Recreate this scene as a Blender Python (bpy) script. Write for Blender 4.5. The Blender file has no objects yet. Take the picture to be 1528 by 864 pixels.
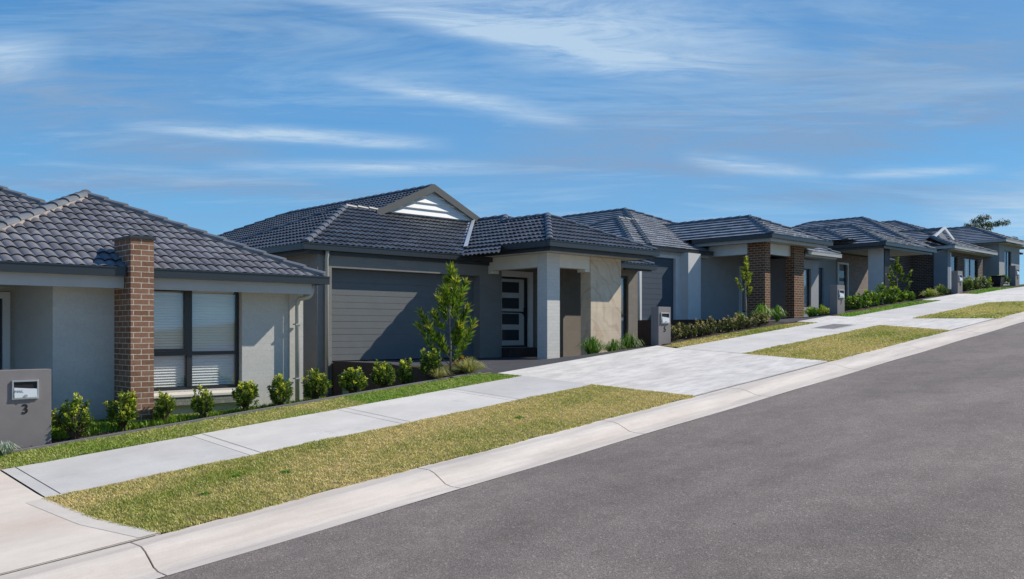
import bpy, bmesh, math, random
import numpy as np
from mathutils import Vector, Matrix
R = math.radians
scene = bpy.context.scene
COL = scene.collection
rng = random.Random(7)
nrg = np.random.default_rng(11)

# ------------------------------------------------------------------ materials
def newmat(name):
    m = bpy.data.materials.new(name); m.use_nodes = True
    nt = m.node_tree; nt.nodes.clear()
    out = nt.nodes.new('ShaderNodeOutputMaterial')
    return m, nt, out
def nd(nt, t, **kw):
    n = nt.nodes.new(t)
    for k, v in kw.items():
        if k in n.inputs: n.inputs[k].default_value = v
        else: setattr(n, k, v)
    return n
def lk(nt, a, b): nt.links.new(a, b)
def c4(c): return (c[0], c[1], c[2], 1)
def ramp(nt, fac, stops):
    r = nt.nodes.new('ShaderNodeValToRGB'); lk(nt, fac, r.inputs[0])
    e = r.color_ramp.elements
    e[0].position = stops[0][0]; e[0].color = c4(stops[0][1])
    e[1].position = stops[1][0]; e[1].color = c4(stops[1][1])
    for p, c in stops[2:]:
        x = e.new(p); x.color = c4(c)
    return r.outputs[0]
def mth(nt, op, a, b=None, c=None):
    n = nt.nodes.new('ShaderNodeMath'); n.operation = op
    for i, v in enumerate((a, b, c)):
        if v is None: continue
        if isinstance(v, (int, float)): n.inputs[i].default_value = v
        else: lk(nt, v, n.inputs[i])
    return n.outputs[0]
def mixc(nt, fac, a, b, blend='MIX'):
    n = nt.nodes.new('ShaderNodeMix'); n.data_type = 'RGBA'; n.blend_type = blend
    for i, v in ((0, fac), (6, a), (7, b)):
        if isinstance(v, (int, float)): n.inputs[i].default_value = v
        elif isinstance(v, tuple): n.inputs[i].default_value = c4(v)
        else: lk(nt, v, n.inputs[i])
    return n.outputs[2]
def pos(nt): return nt.nodes.new('ShaderNodeNewGeometry').outputs['Position']
def noise(nt, vec, scale, detail=4, rough=.55, stretch=None):
    if stretch:
        mp = nt.nodes.new('ShaderNodeVectorMath'); mp.operation = 'MULTIPLY'
        lk(nt, vec, mp.inputs[0]); mp.inputs[1].default_value = stretch; vec = mp.outputs[0]
    n = nt.nodes.new('ShaderNodeTexNoise'); n.inputs['Scale'].default_value = scale
    n.inputs['Detail'].default_value = detail; n.inputs['Roughness'].default_value = rough
    lk(nt, vec, n.inputs['Vector']); return n.outputs[0]
def bump(nt, h, strength=.3, dist=.01, normal=None):
    b = nt.nodes.new('ShaderNodeBump'); b.inputs['Strength'].default_value = strength
    b.inputs['Distance'].default_value = dist; lk(nt, h, b.inputs['Height'])
    if normal is not None: lk(nt, normal, b.inputs['Normal'])
    return b.outputs[0]
def principled(nt, out, color, rough=.8, metal=0, spec=.4, normal=None):
    p = nt.nodes.new('ShaderNodeBsdfPrincipled')
    if isinstance(color, tuple): p.inputs['Base Color'].default_value = c4(color)
    else: lk(nt, color, p.inputs['Base Color'])
    if isinstance(rough, (int, float)): p.inputs['Roughness'].default_value = rough
    else: lk(nt, rough, p.inputs['Roughness'])
    p.inputs['Metallic'].default_value = metal
    p.inputs['Specular IOR Level'].default_value = spec
    if normal is not None: lk(nt, normal, p.inputs['Normal'])
    lk(nt, p.outputs[0], out.inputs[0]); return p

def paint(name, c, rough=.7, var=.12, scale=3., bs=.15, bd=.004, bscale=90, spec=.35, metal=0):
    m, nt, out = newmat(name); P = pos(nt)
    n = noise(nt, P, scale, 5, .6)
    col = ramp(nt, n, [(.3, tuple(x*(1-var) for x in c)), (.7, tuple(x*(1+var) for x in c))])
    st = noise(nt, P, 1.2, 4, .6, (3, 3, .35))
    col = mixc(nt, mth(nt, 'MULTIPLY', st, var*.9), col, tuple(x*.6 for x in c))
    principled(nt, out, col, rough, metal, spec, bump(nt, noise(nt, P, bscale, 3), bs, bd))
    return m

def wall_uv(nt):
    g = nt.nodes.new('ShaderNodeNewGeometry')
    s = nt.nodes.new('ShaderNodeSeparateXYZ'); lk(nt, g.outputs['Position'], s.inputs[0])
    n = nt.nodes.new('ShaderNodeSeparateXYZ'); lk(nt, g.outputs['True Normal'], n.inputs[0])
    a = mth(nt, 'GREATER_THAN', mth(nt, 'ABSOLUTE', n.outputs[0]), .5)
    u = mth(nt, 'ADD', mth(nt, 'MULTIPLY', s.outputs[1], a), mth(nt, 'MULTIPLY', s.outputs[0], mth(nt, 'SUBTRACT', 1., a)))
    c = nt.nodes.new('ShaderNodeCombineXYZ'); lk(nt, u, c.inputs[0]); lk(nt, s.outputs[2], c.inputs[1])
    return c.outputs[0], g.outputs['Position']
def brick(name, c1, c2, mortar, bw=.24, rh=.086, ms=.006, off=(0, 0), bs=.8, rough=.85, spread=.35):
    m, nt, out = newmat(name); uv, P = wall_uv(nt)
    ad = nt.nodes.new('ShaderNodeVectorMath'); ad.operation = 'ADD'; lk(nt, uv, ad.inputs[0]); ad.inputs[1].default_value = (off[0], off[1], 0)
    b = nt.nodes.new('ShaderNodeTexBrick'); lk(nt, ad.outputs[0], b.inputs[0])
    b.offset = .5
    for k, v in (('Scale', 1), ('Brick Width', bw), ('Row Height', rh), ('Mortar Size', ms), ('Mortar Smooth', .15), ('Bias', 0.)): b.inputs[k].default_value = v
    b.inputs['Color1'].default_value = c4(c1); b.inputs['Color2'].default_value = c4(c2); b.inputs['Mortar'].default_value = c4(mortar)
    n = noise(nt, P, 25, 4)
    col = mixc(nt, spread, b.outputs[0], ramp(nt, n, [(.3, (0.35,)*3), (.75, (1.35,)*3)]), 'MULTIPLY')
    h = mth(nt, 'ADD', mth(nt, 'MULTIPLY', b.outputs[1], -1.), mth(nt, 'MULTIPLY', noise(nt, P, 120, 3), .25))
    principled(nt, out, col, rough, 0, .3, bump(nt, h, bs, .006))
    return m

def tile_mat(name, c, rough=.5, spec=.5, var=.32):
    m, nt, out = newmat(name); P = pos(nt)
    v = nt.nodes.new('ShaderNodeTexVoronoi'); v.inputs['Scale'].default_value = 3.2; lk(nt, P, v.inputs['Vector'])
    sx = nt.nodes.new('ShaderNodeSeparateXYZ'); lk(nt, v.outputs['Color'], sx.inputs[0])
    n = noise(nt, P, 1.3, 5)
    f = mth(nt, 'ADD', mth(nt, 'MULTIPLY', sx.outputs[0], .5), mth(nt, 'MULTIPLY', n, .5))
    col = ramp(nt, f, [(.2, tuple(x*(1-var) for x in c)), (.8, tuple(x*(1+var) for x in c))])
    fl = noise(nt, P, 60, 3)
    col = mixc(nt, .25, col, ramp(nt, fl, [(.35, (.55,)*3), (.7, (1.3,)*3)]), 'MULTIPLY')
    principled(nt, out, col, rough, 0, spec, bump(nt, fl, .25, .003))
    return m

def leaf_mat(name, rough=.45, trans=.3):
    m, nt, out = newmat(name)
    at = nt.nodes.new('ShaderNodeAttribute'); at.attribute_name = 'Col'
    p = nt.nodes.new('ShaderNodeBsdfPrincipled'); lk(nt, at.outputs[0], p.inputs['Base Color'])
    p.inputs['Roughness'].default_value = rough; p.inputs['Specular IOR Level'].default_value = .35
    t = nt.nodes.new('ShaderNodeBsdfTranslucent')
    lk(nt, mixc(nt, 1., at.outputs[0], (1.1, 1.25, .5), 'MULTIPLY'), t.inputs[0])
    mx = nt.nodes.new('ShaderNodeMixShader'); mx.inputs[0].default_value = trans
    lk(nt, p.outputs[0], mx.inputs[1]); lk(nt, t.outputs[0], mx.inputs[2]); lk(nt, mx.outputs[0], out.inputs[0])
    return m

M = {}
M['h1wall'] = brick('painted brick grey', (.54, .53, .495), (.51, .50, .47), (.515, .505, .475), .29, .122, .0035, bs=.4, spread=.14)
M['brown_brick'] = brick('brown brick', (.20, .103, .064), (.285, .158, .102), (.60, .53, .44), off=(.012, .03))
M['dark_brick'] = brick('dark brown brick', (.125, .056, .031), (.195, .096, .053), (.46, .33, .22), ms=.010)
M['mid_brick'] = brick('taupe brick', (.25, .20, .175), (.34, .275, .245), (.30, .26, .23), ms=.007)
M['deep_brick'] = brick('charcoal brick', (.075, .05, .045), (.13, .088, .074), (.36, .29, .24), ms=.010)
M['h2wall'] = brick('dark grey painted brick', (.235, .228, .21), (.215, .21, .192), (.222, .216, .198), .29, .122, .0035, bs=.3, spread=.1)
M['h2brown'] = brick('taupe painted brick', (.25, .22, .185), (.225, .20, .17), (.235, .21, .175), .29, .122, .004, bs=.4, spread=.12)
M['column'] = brick('light painted brick', (.68, .66, .61), (.64, .62, .575), (.60, .585, .54), .24, .086, .0045, bs=.5, spread=.12)
M['cream'] = paint('cream fibre cement', (.76, .71, .60), .6, .05, bs=.06)
M['white'] = paint('white trim', (.72, .72, .70), .45, .04, bs=.05)
M['off'] = paint('warm grey trim', (.42, .41, .37), .5, .05, bs=.05)
M['lightwall'] = paint('pale render', (.60, .60, .59), .8, .05, bs=.25)
M['greywall'] = paint('mid grey render', (.34, .345, .35), .8, .06, bs=.25)
M['bluewall'] = paint('cool grey render', (.23, .26, .30), .8, .06, bs=.25)
M['fascia'] = paint('charcoal fascia', (.035, .042, .047), .4, .06, bs=.04)
M['gutter'] = paint('charcoal gutter steel', (.028, .034, .038), .3, .05, bs=.02, spec=.5)
M['fascia_grey'] = paint('pale grey fascia', (.40, .41, .40), .5, .05, bs=.05)
M['barge'] = paint('barge board grey', (.12, .12, .11), .5, .05, bs=.05)
M['soffit'] = paint('soffit', (.55, .54, .50), .8, .03)
M['door'] = paint('garage door steel', (.140, .150, .152), .65, .05, bs=.06, bd=.002, bscale=150)
M['door_blue'] = paint('blue grey garage door', (.055, .075, .10), .55, .05, bs=.06)
M['pipe'] = paint('grey beige pipe', (.46, .44, .39), .45, .05, bs=.03)
M['pipe_w'] = paint('pale pipe', (.60, .61, .62), .4, .05, bs=.03)
M['darkgrey'] = paint('sleepers', (.045, .035, .033), .8, .2, bs=.4)
M['frame'] = paint('black window frame', (.025, .027, .03), .35, .05, bs=.02, spec=.5)
M['sill'] = paint('pale sill', (.60, .56, .50), .8, .05)
M['sillg'] = brick('sill face brick', (.24, .25, .21), (.21, .22, .185), (.16, .165, .14), .075, .3, .004, bs=.5)
M['pillar'] = paint('letterbox pillar render', (.20, .185, .185), .8, .07, bs=.35, bd=.004, bscale=60)
M['pillar_s'] = M['pillar']
M['steel'] = paint('brushed steel', (.72, .72, .72), .28, .04, bs=.02, metal=.9)
M['flap'] = paint('flap steel', (.70, .71, .70), .35, .03, bs=.02, metal=.35)
M['brass'] = paint('dark bronze number', (.03, .024, .018), .45, .05, metal=.6)
M['black'] = paint('black', (.012, .012, .014), .5, .05)
M['bark'] = paint('bark', (.30, .25, .20), .85, .3, 14, bs=.5, bscale=40)
M['stemdark'] = paint('shrub stems', (.10, .065, .045), .85, .3, 14)
M['oak'] = paint('timber post', (.28, .12, .06), .6, .2, 6)
M['bluepanel'] = paint('door dark', (.04, .05, .055), .4, .05)
M['doorleaf'] = paint('pale door leaf', (.48, .49, .47), .45, .04)
M['green_box'] = paint('green cabinet', (.05, .12, .09), .5, .06)
M['blind'] = paint('blind slat', (.86, .86, .82), .5, .02, bs=.02)
M['interior'] = paint('interior', (.2, .2, .2), .9, .02)
M['edging'] = paint('concrete edging', (.20, .19, .19), .85, .12, bs=.4)
M['leaf'] = leaf_mat('leaf')
M['grassblade'] = leaf_mat('grass blade', .6, .25)
M['tile1'] = tile_mat('weathered grey roof tile', (.180, .177, .188), .55, .45)
M['tile2'] = tile_mat('charcoal roof tile', (.092, .097, .106), .36, .65)
M['tile3'] = tile_mat('slate grey roof tile', (.27, .29, .325), .33, .7)
M['mortar2'] = paint('dark ridge mortar', (.11, .11, .12), .9, .12)
M['mortar'] = paint('ridge mortar', (.34, .295, .27), .9, .12, bs=.5)
M['cap2'] = paint('charcoal ridge cap', (.12, .13, .15), .4, .15)
M['bluecap'] = paint('ridge cap concrete', (.155, .165, .18), .5, .15)
M['cap3'] = paint('dark ridge cap concrete', (.12, .135, .155), .45, .15)
M['valley'] = paint('valley metal', (.62, .65, .68), .4, .1, metal=.3)

def mk_stone():
    m, nt, out = newmat('sandstone cladding'); uv, P = wall_uv(nt)
    w = nt.nodes.new('ShaderNodeTexWave'); w.wave_type = 'BANDS'; w.bands_direction = 'DIAGONAL'
    w.inputs['Scale'].default_value = .9; w.inputs['Distortion'].default_value = 9; w.inputs['Detail'].default_value = 4; w.inputs['Detail Scale'].default_value = 1.4
    lk(nt, P, w.inputs[0])
    col = ramp(nt, w.outputs[1], [(0., (.62, .48, .34)), (.10, (.69, .565, .42)), (.4, (.73, .61, .46)), (1., (.69, .57, .42))])
    b = nt.nodes.new('ShaderNodeTexBrick'); lk(nt, uv, b.inputs[0]); b.offset = .0
    for k, v in (('Scale', 1), ('Brick Width', .62), ('Row Height', .62), ('Mortar Size', .003)): b.inputs[k].default_value = v
    b.inputs['Color1'].default_value = (1, 1, 1, 1); b.inputs['Color2'].default_value = (.88, .88, .88, 1); b.inputs['Mortar'].default_value = (.72, .68, .62, 1)
    col = mixc(nt, 1., col, b.outputs[0], 'MULTIPLY')
    col = mixc(nt, .3, col, ramp(nt, noise(nt, P, 2.5, 6), [(.3, (.7, .66, .62)), (.7, (1.15, 1.15, 1.15))]), 'MULTIPLY')
    principled(nt, out, col, .7, 0, .3, bump(nt, noise(nt, P, 50, 3), .2, .004))
    return m
M['stone'] = mk_stone()

def mk_asphalt():
    m, nt, out = newmat('asphalt'); P = pos(nt)
    a = noise(nt, P, 95, 2, .7)
    v = nt.nodes.new('ShaderNodeTexVoronoi'); v.inputs['Scale'].default_value = 70; lk(nt, P, v.inputs['Vector'])
    sx = nt.nodes.new('ShaderNodeSeparateXYZ'); lk(nt, v.outputs['Color'], sx.inputs[0])
    base = ramp(nt, a, [(.30, (.122, .101, .089)), (.5, (.206, .176, .155)), (.72, (.307, .262, .228))])
    base = mixc(nt, .45, base, ramp(nt, sx.outputs[0], [(0., (.45,)*3), (.55, (.95, .93, .95)), (.93, (1.15, 1.1, 1.1)), (.985, (2.3, 2.1, 2.))]), 'MULTIPLY')
    big = noise(nt, P, .35, 5, .6, (1, 1.6, 1))
    base = mixc(nt, 1., base, ramp(nt, big, [(.3, (.76,)*3), (.7, (1.2, 1.185, 1.17))]), 'MULTIPLY')
    mid = noise(nt, P, 3., 6, .7)
    base = mixc(nt, 1., base, ramp(nt, mid, [(.3, (.86,)*3), (.62, (1.08,)*3)]), 'MULTIPLY')
    # long faint tyre lanes along the street
    ln = noise(nt, P, 1., 3, .5, (.05, .9, .9))
    base = mixc(nt, .6, base, ramp(nt, ln, [(.35, (.88,)*3), (.65, (1.12,)*3)]), 'MULTIPLY')
    # few pale scuffs and dark spots
    sc = noise(nt, P, 1.1, 5, .65, (1, 3, 1))
    base = mixc(nt, ramp(nt, sc, [(.70, (0,)*3), (.76, (.45,)*3)]), base, (.24, .215, .20))
    sp = nt.nodes.new('ShaderNodeTexVoronoi'); sp.inputs['Scale'].default_value = 1.7; lk(nt, P, sp.inputs['Vector'])
    base = mixc(nt, ramp(nt, sp.outputs[0], [(.018, (.8,)*3), (.028, (0,)*3)]), base, (.02, .02, .022))
    h = mth(nt, 'ADD', a, mth(nt, 'MULTIPLY', v.outputs[0], .6))
    principled(nt, out, base, .8, 0, .35, bump(nt, h, .55, .006))
    return m
M['asphalt'] = mk_asphalt()

def mk_concrete(name, c, warm=(.50, .40, .32), wf=.3, stretch=(1, 1, 1), sc=1.2, dirt=.25, broom=True, blot=0., slabs=False):
    m, nt, out = newmat(name); P = pos(nt)
    n = noise(nt, P, sc, 6, .62, stretch)
    col = ramp(nt, n, [(.28, tuple(x*(1-dirt) for x in c)), (.70, tuple(min(.95, x*1.10) for x in c))])
    w = noise(nt, P, .55, 4, .6, stretch)
    col = mixc(nt, ramp(nt, w, [(.45, (0,)*3), (.75, (wf,)*3)]), col, warm)
    if blot > 0:
        bl = noise(nt, P, 3.0, 6, .68, (.6, 1.7, 1))
        col = mixc(nt, ramp(nt, bl, [(.42, (0,)*3), (.64, (blot,)*3)]), col, tuple(x*.55 for x in c))
    if slabs:
        sx = nt.nodes.new('ShaderNodeSeparateXYZ'); lk(nt, P, sx.inputs[0])
        wn = nt.nodes.new('ShaderNodeTexWhiteNoise'); wn.noise_dimensions = '1D'; lk(nt, mth(nt, 'FLOOR', mth(nt, 'DIVIDE', mth(nt, 'ADD', sx.outputs[0], -.62), 2.43)), wn.inputs['W'])
        col = mixc(nt, 1., col, ramp(nt, wn.outputs[0], [(0., (.88, .885, .89)), (1., (1.05, 1.04, 1.02))]), 'MULTIPLY')
        stn = noise(nt, P, 1.7, 5, .7)
        col = mixc(nt, ramp(nt, stn, [(.60, (0,)*3), (.74, (.35,)*3)]), col, (.33, .30, .26))
    f = noise(nt, P, 110, 3, .7)
    col = mixc(nt, .35, col, ramp(nt, f, [(.3, (.72,)*3), (.68, (1.12,)*3)]), 'MULTIPLY')
    br = noise(nt, P, 9, 3, .6, (9, .6, 1) if broom else (1, 1, 1))
    col = mixc(nt, .25, col, ramp(nt, br, [(.3, (.86,)*3), (.7, (1.06,)*3)]), 'MULTIPLY')
    principled(nt, out, col, .85, 0, .3, bump(nt, mth(nt, 'ADD', f, br), .3, .003))
    return m
M['path'] = mk_concrete('footpath concrete', (.68, .65, .61), wf=.08, dirt=.12, slabs=True)
M['crossing'] = mk_concrete('driveway crossing concrete', (.78, .735, .675), wf=.12, dirt=.14, broom=False, blot=.5)
M['crossing_warm'] = mk_concrete('stained crossing concrete', (.76, .67, .57), (.56, .38, .27), .55, (.5, 1.2, 1), dirt=.12, broom=False)
M['crossing_pale'] = mk_concrete('crossing edge concrete', (.70, .63, .55), wf=.1, dirt=.1)
M['kerb'] = mk_concrete('kerb concrete', (.72, .645, .565), (.55, .42, .31), .30, (.25, 3, 3), 1.6, dirt=.25, broom=False)
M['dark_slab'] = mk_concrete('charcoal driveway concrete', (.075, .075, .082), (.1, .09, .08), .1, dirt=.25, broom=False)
M['joint'] = paint('joint', (.05, .045, .04), .9, .2)

def mk_lawn(name, g1, g2, straw, f=.5):
    m, nt, out = newmat(name); P = pos(nt)
    a = noise(nt, P, 3.2, 6, .7); b = noise(nt, P, 60, 3, .7); c = noise(nt, P, .8, 4, .6)
    col = ramp(nt, b, [(.3, g1), (.7, g2)])
    col = mixc(nt, ramp(nt, mth(nt, 'ADD', mth(nt, 'MULTIPLY', a, .6), mth(nt, 'MULTIPLY', c, .4)), [(f-.09, (0,)*3), (f+.09, (.9,)*3)]), col, straw)
    principled(nt, out, col, .95, 0, .1, bump(nt, b, .8, .02))
    return m
M['lawn'] = mk_lawn('verge turf', (.12, .13, .03), (.24, .23, .07), (.36, .28, .13))
M['earth'] = mk_lawn('garden soil and turf', (.06, .08, .02), (.09, .12, .03), (.07, .05, .035), .52)
M['mulch'] = paint('mulch', (.06, .038, .030), .95, .5, 30, bs=1., bd=.03, bscale=35)
M['far'] = mk_lawn('far ground', (.06, .08, .03), (.08, .10, .04), (.13, .12, .06))

def mk_glass():
    m, nt, out = newmat('window glass')
    t = nt.nodes.new('ShaderNodeBsdfTransparent'); t.inputs[0].default_value = (.96, .98, .99, 1)
    g = nt.nodes.new('ShaderNodeBsdfGlossy'); g.inputs['Roughness'].default_value = .03; g.inputs[0].default_value = (.9, .95, 1, 1)
    ge = nt.nodes.new('ShaderNodeNewGeometry'); dp = nt.nodes.new('ShaderNodeVectorMath'); dp.operation = 'DOT_PRODUCT'
    lk(nt, ge.outputs['Incoming'], dp.inputs[0]); lk(nt, ge.outputs['Normal'], dp.inputs[1])
    k = mth(nt, 'POWER', mth(nt, 'SUBTRACT', 1., mth(nt, 'ABSOLUTE', dp.outputs['Value'])), 4.)
    mx = nt.nodes.new('ShaderNodeMixShader'); lk(nt, mth(nt, 'MINIMUM', mth(nt, 'MULTIPLY_ADD', k, .9, .16), 1.), mx.inputs[0])
    lk(nt, t.outputs[0], mx.inputs[1]); lk(nt, g.outputs[0], mx.inputs[2]); lk(nt, mx.outputs[0], out.inputs[0])
    return m
M['glass'] = mk_glass()
M['dglass'] = paint('dark glass', (.02, .035, .045), .08, .05, bs=.0, spec=.9)

# ------------------------------------------------------------------ object helpers
def tag(o, label=None, cat=None, group=None, kind=None):
    if label: o['label'] = label
    if cat: o['category'] = cat
    if group: o['group'] = group
    if kind: o['kind'] = kind
    return o
def thing(name, label, cat, loc=(0, 0, 0), group=None, rz=0):
    o = bpy.data.objects.new(name, None); COL.objects.link(o); o.location = loc
    o.rotation_euler = (0, 0, rz); o.empty_display_size = .2
    return tag(o, label, cat, group)
def origin_of(o):
    v = Vector((0, 0, 0))
    while o is not None:
        v += o.location; o = o.parent
    return v
def link_mesh(name, me, mat, parent=None, smooth=False):
    o = bpy.data.objects.new(name, me); COL.objects.link(o)
    mats = mat if isinstance(mat, (list, tuple)) else [mat]
    for m in mats: me.materials.append(m)
    if parent is not None:
        off = origin_of(parent); me.transform(Matrix.Translation(-off)); o.parent = parent
    if smooth: me.polygons.foreach_set('use_smooth', [True]*len(me.polygons))
    return o
class MB:
    def __init__(s): s.v = []; s.f = []; s.m = []
    def quad(s, *p, mi=0):
        n = len(s.v); s.v += [tuple(q) for q in p]; s.f.append(tuple(range(n, n+len(p)))); s.m.append(mi); return s
    def box(s, x0, y0, z0, x1, y1, z1, mi=0):
        n = len(s.v)
        s.v += [(x0, y0, z0), (x1, y0, z0), (x1, y1, z0), (x0, y1, z0), (x0, y0, z1), (x1, y0, z1), (x1, y1, z1), (x0, y1, z1)]
        for f in ((0, 3, 2, 1), (4, 5, 6, 7), (0, 1, 5, 4), (1, 2, 6, 5), (2, 3, 7, 6), (3, 0, 4, 7)):
            s.f.append(tuple(n+i for i in f)); s.m.append(mi)
        return s
    def prism(s, pts, y0, y1, mi=0):    # polygon in XZ extruded along Y
        n = len(s.v); k = len(pts)
        s.v += [(x, y0, z) for x, z in pts] + [(x, y1, z) for x, z in pts]
        s.f.append(tuple(range(n, n+k))); s.f.append(tuple(range(n+2*k-1, n+k-1, -1))); s.m += [mi, mi]
        for i in range(k):
            j = (i+1) % k; s.f.append((n+j, n+i, n+k+i, n+k+j)); s.m.append(mi)
        return s
    def tube(s, pts, r, seg=8, caps=True, mi=0):
        pts = [Vector(p) for p in pts]; rs = r if isinstance(r, (list, tuple)) else [r]*len(pts)
        base = len(s.v); prev = None
        for i, p in enumerate(pts):
            d = (pts[min(i+1, len(pts)-1)]-pts[max(i-1, 0)]).normalized()
            a = Vector((0, 0, 1)) if abs(d.z) < .9 else Vector((1, 0, 0))
            if prev is not None: a = prev
            x = d.cross(a).normalized(); y = x.cross(d).normalized(); prev = y
            for k in range(seg):
                t = 2*math.pi*k/seg; q = p + x*math.cos(t)*rs[i] + y*math.sin(t)*rs[i]; s.v.append(tuple(q))
        for i in range(len(pts)-1):
            for k in range(seg):
                a = base+i*seg+k; b = base+i*seg+(k+1) % seg
                s.f.append((a, b, b+seg, a+seg)); s.m.append(mi)
        if caps:
            s.f.append(tuple(base+k for k in range(seg))[::-1]); s.m.append(mi)
            s.f.append(tuple(base+(len(pts)-1)*seg+k for k in range(seg))); s.m.append(mi)
        return s
    def build(s, name, mat, parent=None, bevel=0, smooth=False):
        me = bpy.data.meshes.new(name); me.from_pydata(s.v, [], s.f); me.update()
        o = link_mesh(name, me, mat, parent, smooth)
        me.polygons.foreach_set('material_index', s.m)
        if bevel:
            b = o.modifiers.new('bevel', 'BEVEL'); b.width = bevel; b.segments = 2; b.limit_method = 'ANGLE'
        return o
def wall_open(mb, x0, x1, y0, y1, z0, z1, ops):
    """wall in X with rectangular openings (xa,xb,za,zb)"""
    xs = x0
    for xa, xb, za, zb in sorted(ops):
        if xa > xs: mb.box(xs, y0, z0, xa, y1, z1)
        if za > z0: mb.box(xa, y0, z0, xb, y1, za)
        if zb < z1: mb.box(xa, y0, zb, xb, y1, z1)
        xs = xb
    if xs < x1: mb.box(xs, y0, z0, x1, y1, z1)
    return mb

# ------------------------------------------------------------------ street geometry
def xe(X): return X if X < 38 else 38+20*(1-math.exp(-(X-38)/20))
YS = [(-30, -2.385-.1, .103), (3.5, -2.385+.06, .103), (7.5, -2.385, .103), (8.2, -2.215, .0985), (10.7, -2.155, .0945), (12.5, -2.05, .0935), (13.5, -2.0, .0935), (60, -2.0, .0935)]
def zs(X, Y):
    x = xe(X)
    for (ya, a0, b0), (yb, a1, b1) in zip(YS, YS[1:]):
        if Y <= yb or yb == 60:
            t = (Y-ya)/(yb-ya); t = max(0, min(1, t)) if Y > -30 else 0
            return (a0+(a1-a0)*t)+(b0+(b1-b0)*t)*x
def frange(a, b, s):
    n = max(1, int(math.ceil((b-a)/s))); return [a+(b-a)*i/n for i in range(n+1)]
def sheet(name, xl, xr, ys, mat, dz=0, step=1., zf=zs, kind='structure', thick=.0, parent=None):
    """sheet between edges xl(Y), xr(Y) over the stations ys"""
    mb = MB(); n = 40
    cols = []
    for y in ys:
        a = xl(y) if callable(xl) else xl; b = xr(y) if callable(xr) else xr
        m = max(2, int((b-a)/step)) if not callable(xl) and not callable(xr) else 24
        cols.append([(a+(b-a)*i/m, y, zf(a+(b-a)*i/m, y)+dz) for i in range(m+1)])
    for r0, r1 in zip(cols, cols[1:]):
        for i in range(len(r0)-1):
            mb.quad(r0[i], r0[i+1], r1[i+1], r1[i])
    if thick:
        for row, sgn in ((cols[0], 1), (cols[-1], -1)):
            for i in range(len(row)-1):
                a, b = row[i], row[i+1]
                q = [a, b, (b[0], b[1], b[2]-thick), (a[0], a[1], a[2]-thick)]
                mb.quad(*(q if sgn < 0 else q[::-1]))
        for k in (0, -1):
            for r0, r1 in zip(cols, cols[1:]):
                a, b = r0[k], r1[k]
                mb.quad(a, b, (b[0], b[1], b[2]-thick), (a[0], a[1], a[2]-thick))
    o = mb.build(name, mat, parent)
    if kind and parent is None: tag(o, kind=kind)
    return o

# far ground to the horizon (dropping away behind the crest)
mb = MB(); mb.quad((-3000, -3000, -5), (3000, -3000, -5), (3000, 3000, -5), (-3000, 3000, -5)); tag(mb.build('far_ground', M['far']), kind='structure')
road = sheet('road', -40, 110, [-6, -4, -2, 0, 2, 4, 6, 7.5], M['asphalt'], 0, 1.)
sheet('far_verge', -40, 110, [-30, -6], M['lawn'], -.01, 2.)
# base ground sheet under the verge and the lots
PADS = [(-14, -1.50), (11.19, -1.50), (11.2, -.76), (22.2, -.76), (22.21, .28), (33.2, .28), (33.21, .84), (42.9, .84), (42.91, 1.75), (53.9, 1.75), (53.91, 2.5), (110, 2.7)]
def pad(X):
    for (a, za), (b, zb) in zip(PADS, PADS[1:]):
        if X <= b: return za+(zb-za)*(X-a)/(b-a)
    return PADS[-1][1]
def zlot(X, Y):
    a = zs(X, min(Y, 13.5)) - .015
    if Y <= 13.6: return a
    t = min(1, (Y-13.6)/1.0); return a*(1-t)+pad(X)*t
xs = sorted(set([round(-14+i*.8, 3) for i in range(156)]+[p[0] for p in PADS]))
ysl = [8.21, 9.5, 10.7, 12.5, 13.0, 13.6, 13.85, 14.1, 14.35, 14.6, 16, 20, 30, 45]
mb = MB()
for i in range(len(xs)-1):
    for j in range(len(ysl)-1):
        P = [(xs[i], ysl[j]), (xs[i+1], ysl[j]), (xs[i+1], ysl[j+1]), (xs[i], ysl[j+1])]
        mb.quad(*[(x, y, (zlot(x, y) if y > 12.5 else zs(x, y)-.03)) for x, y in P])
tag(mb.build('ground', M['earth']), kind='structure')

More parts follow.
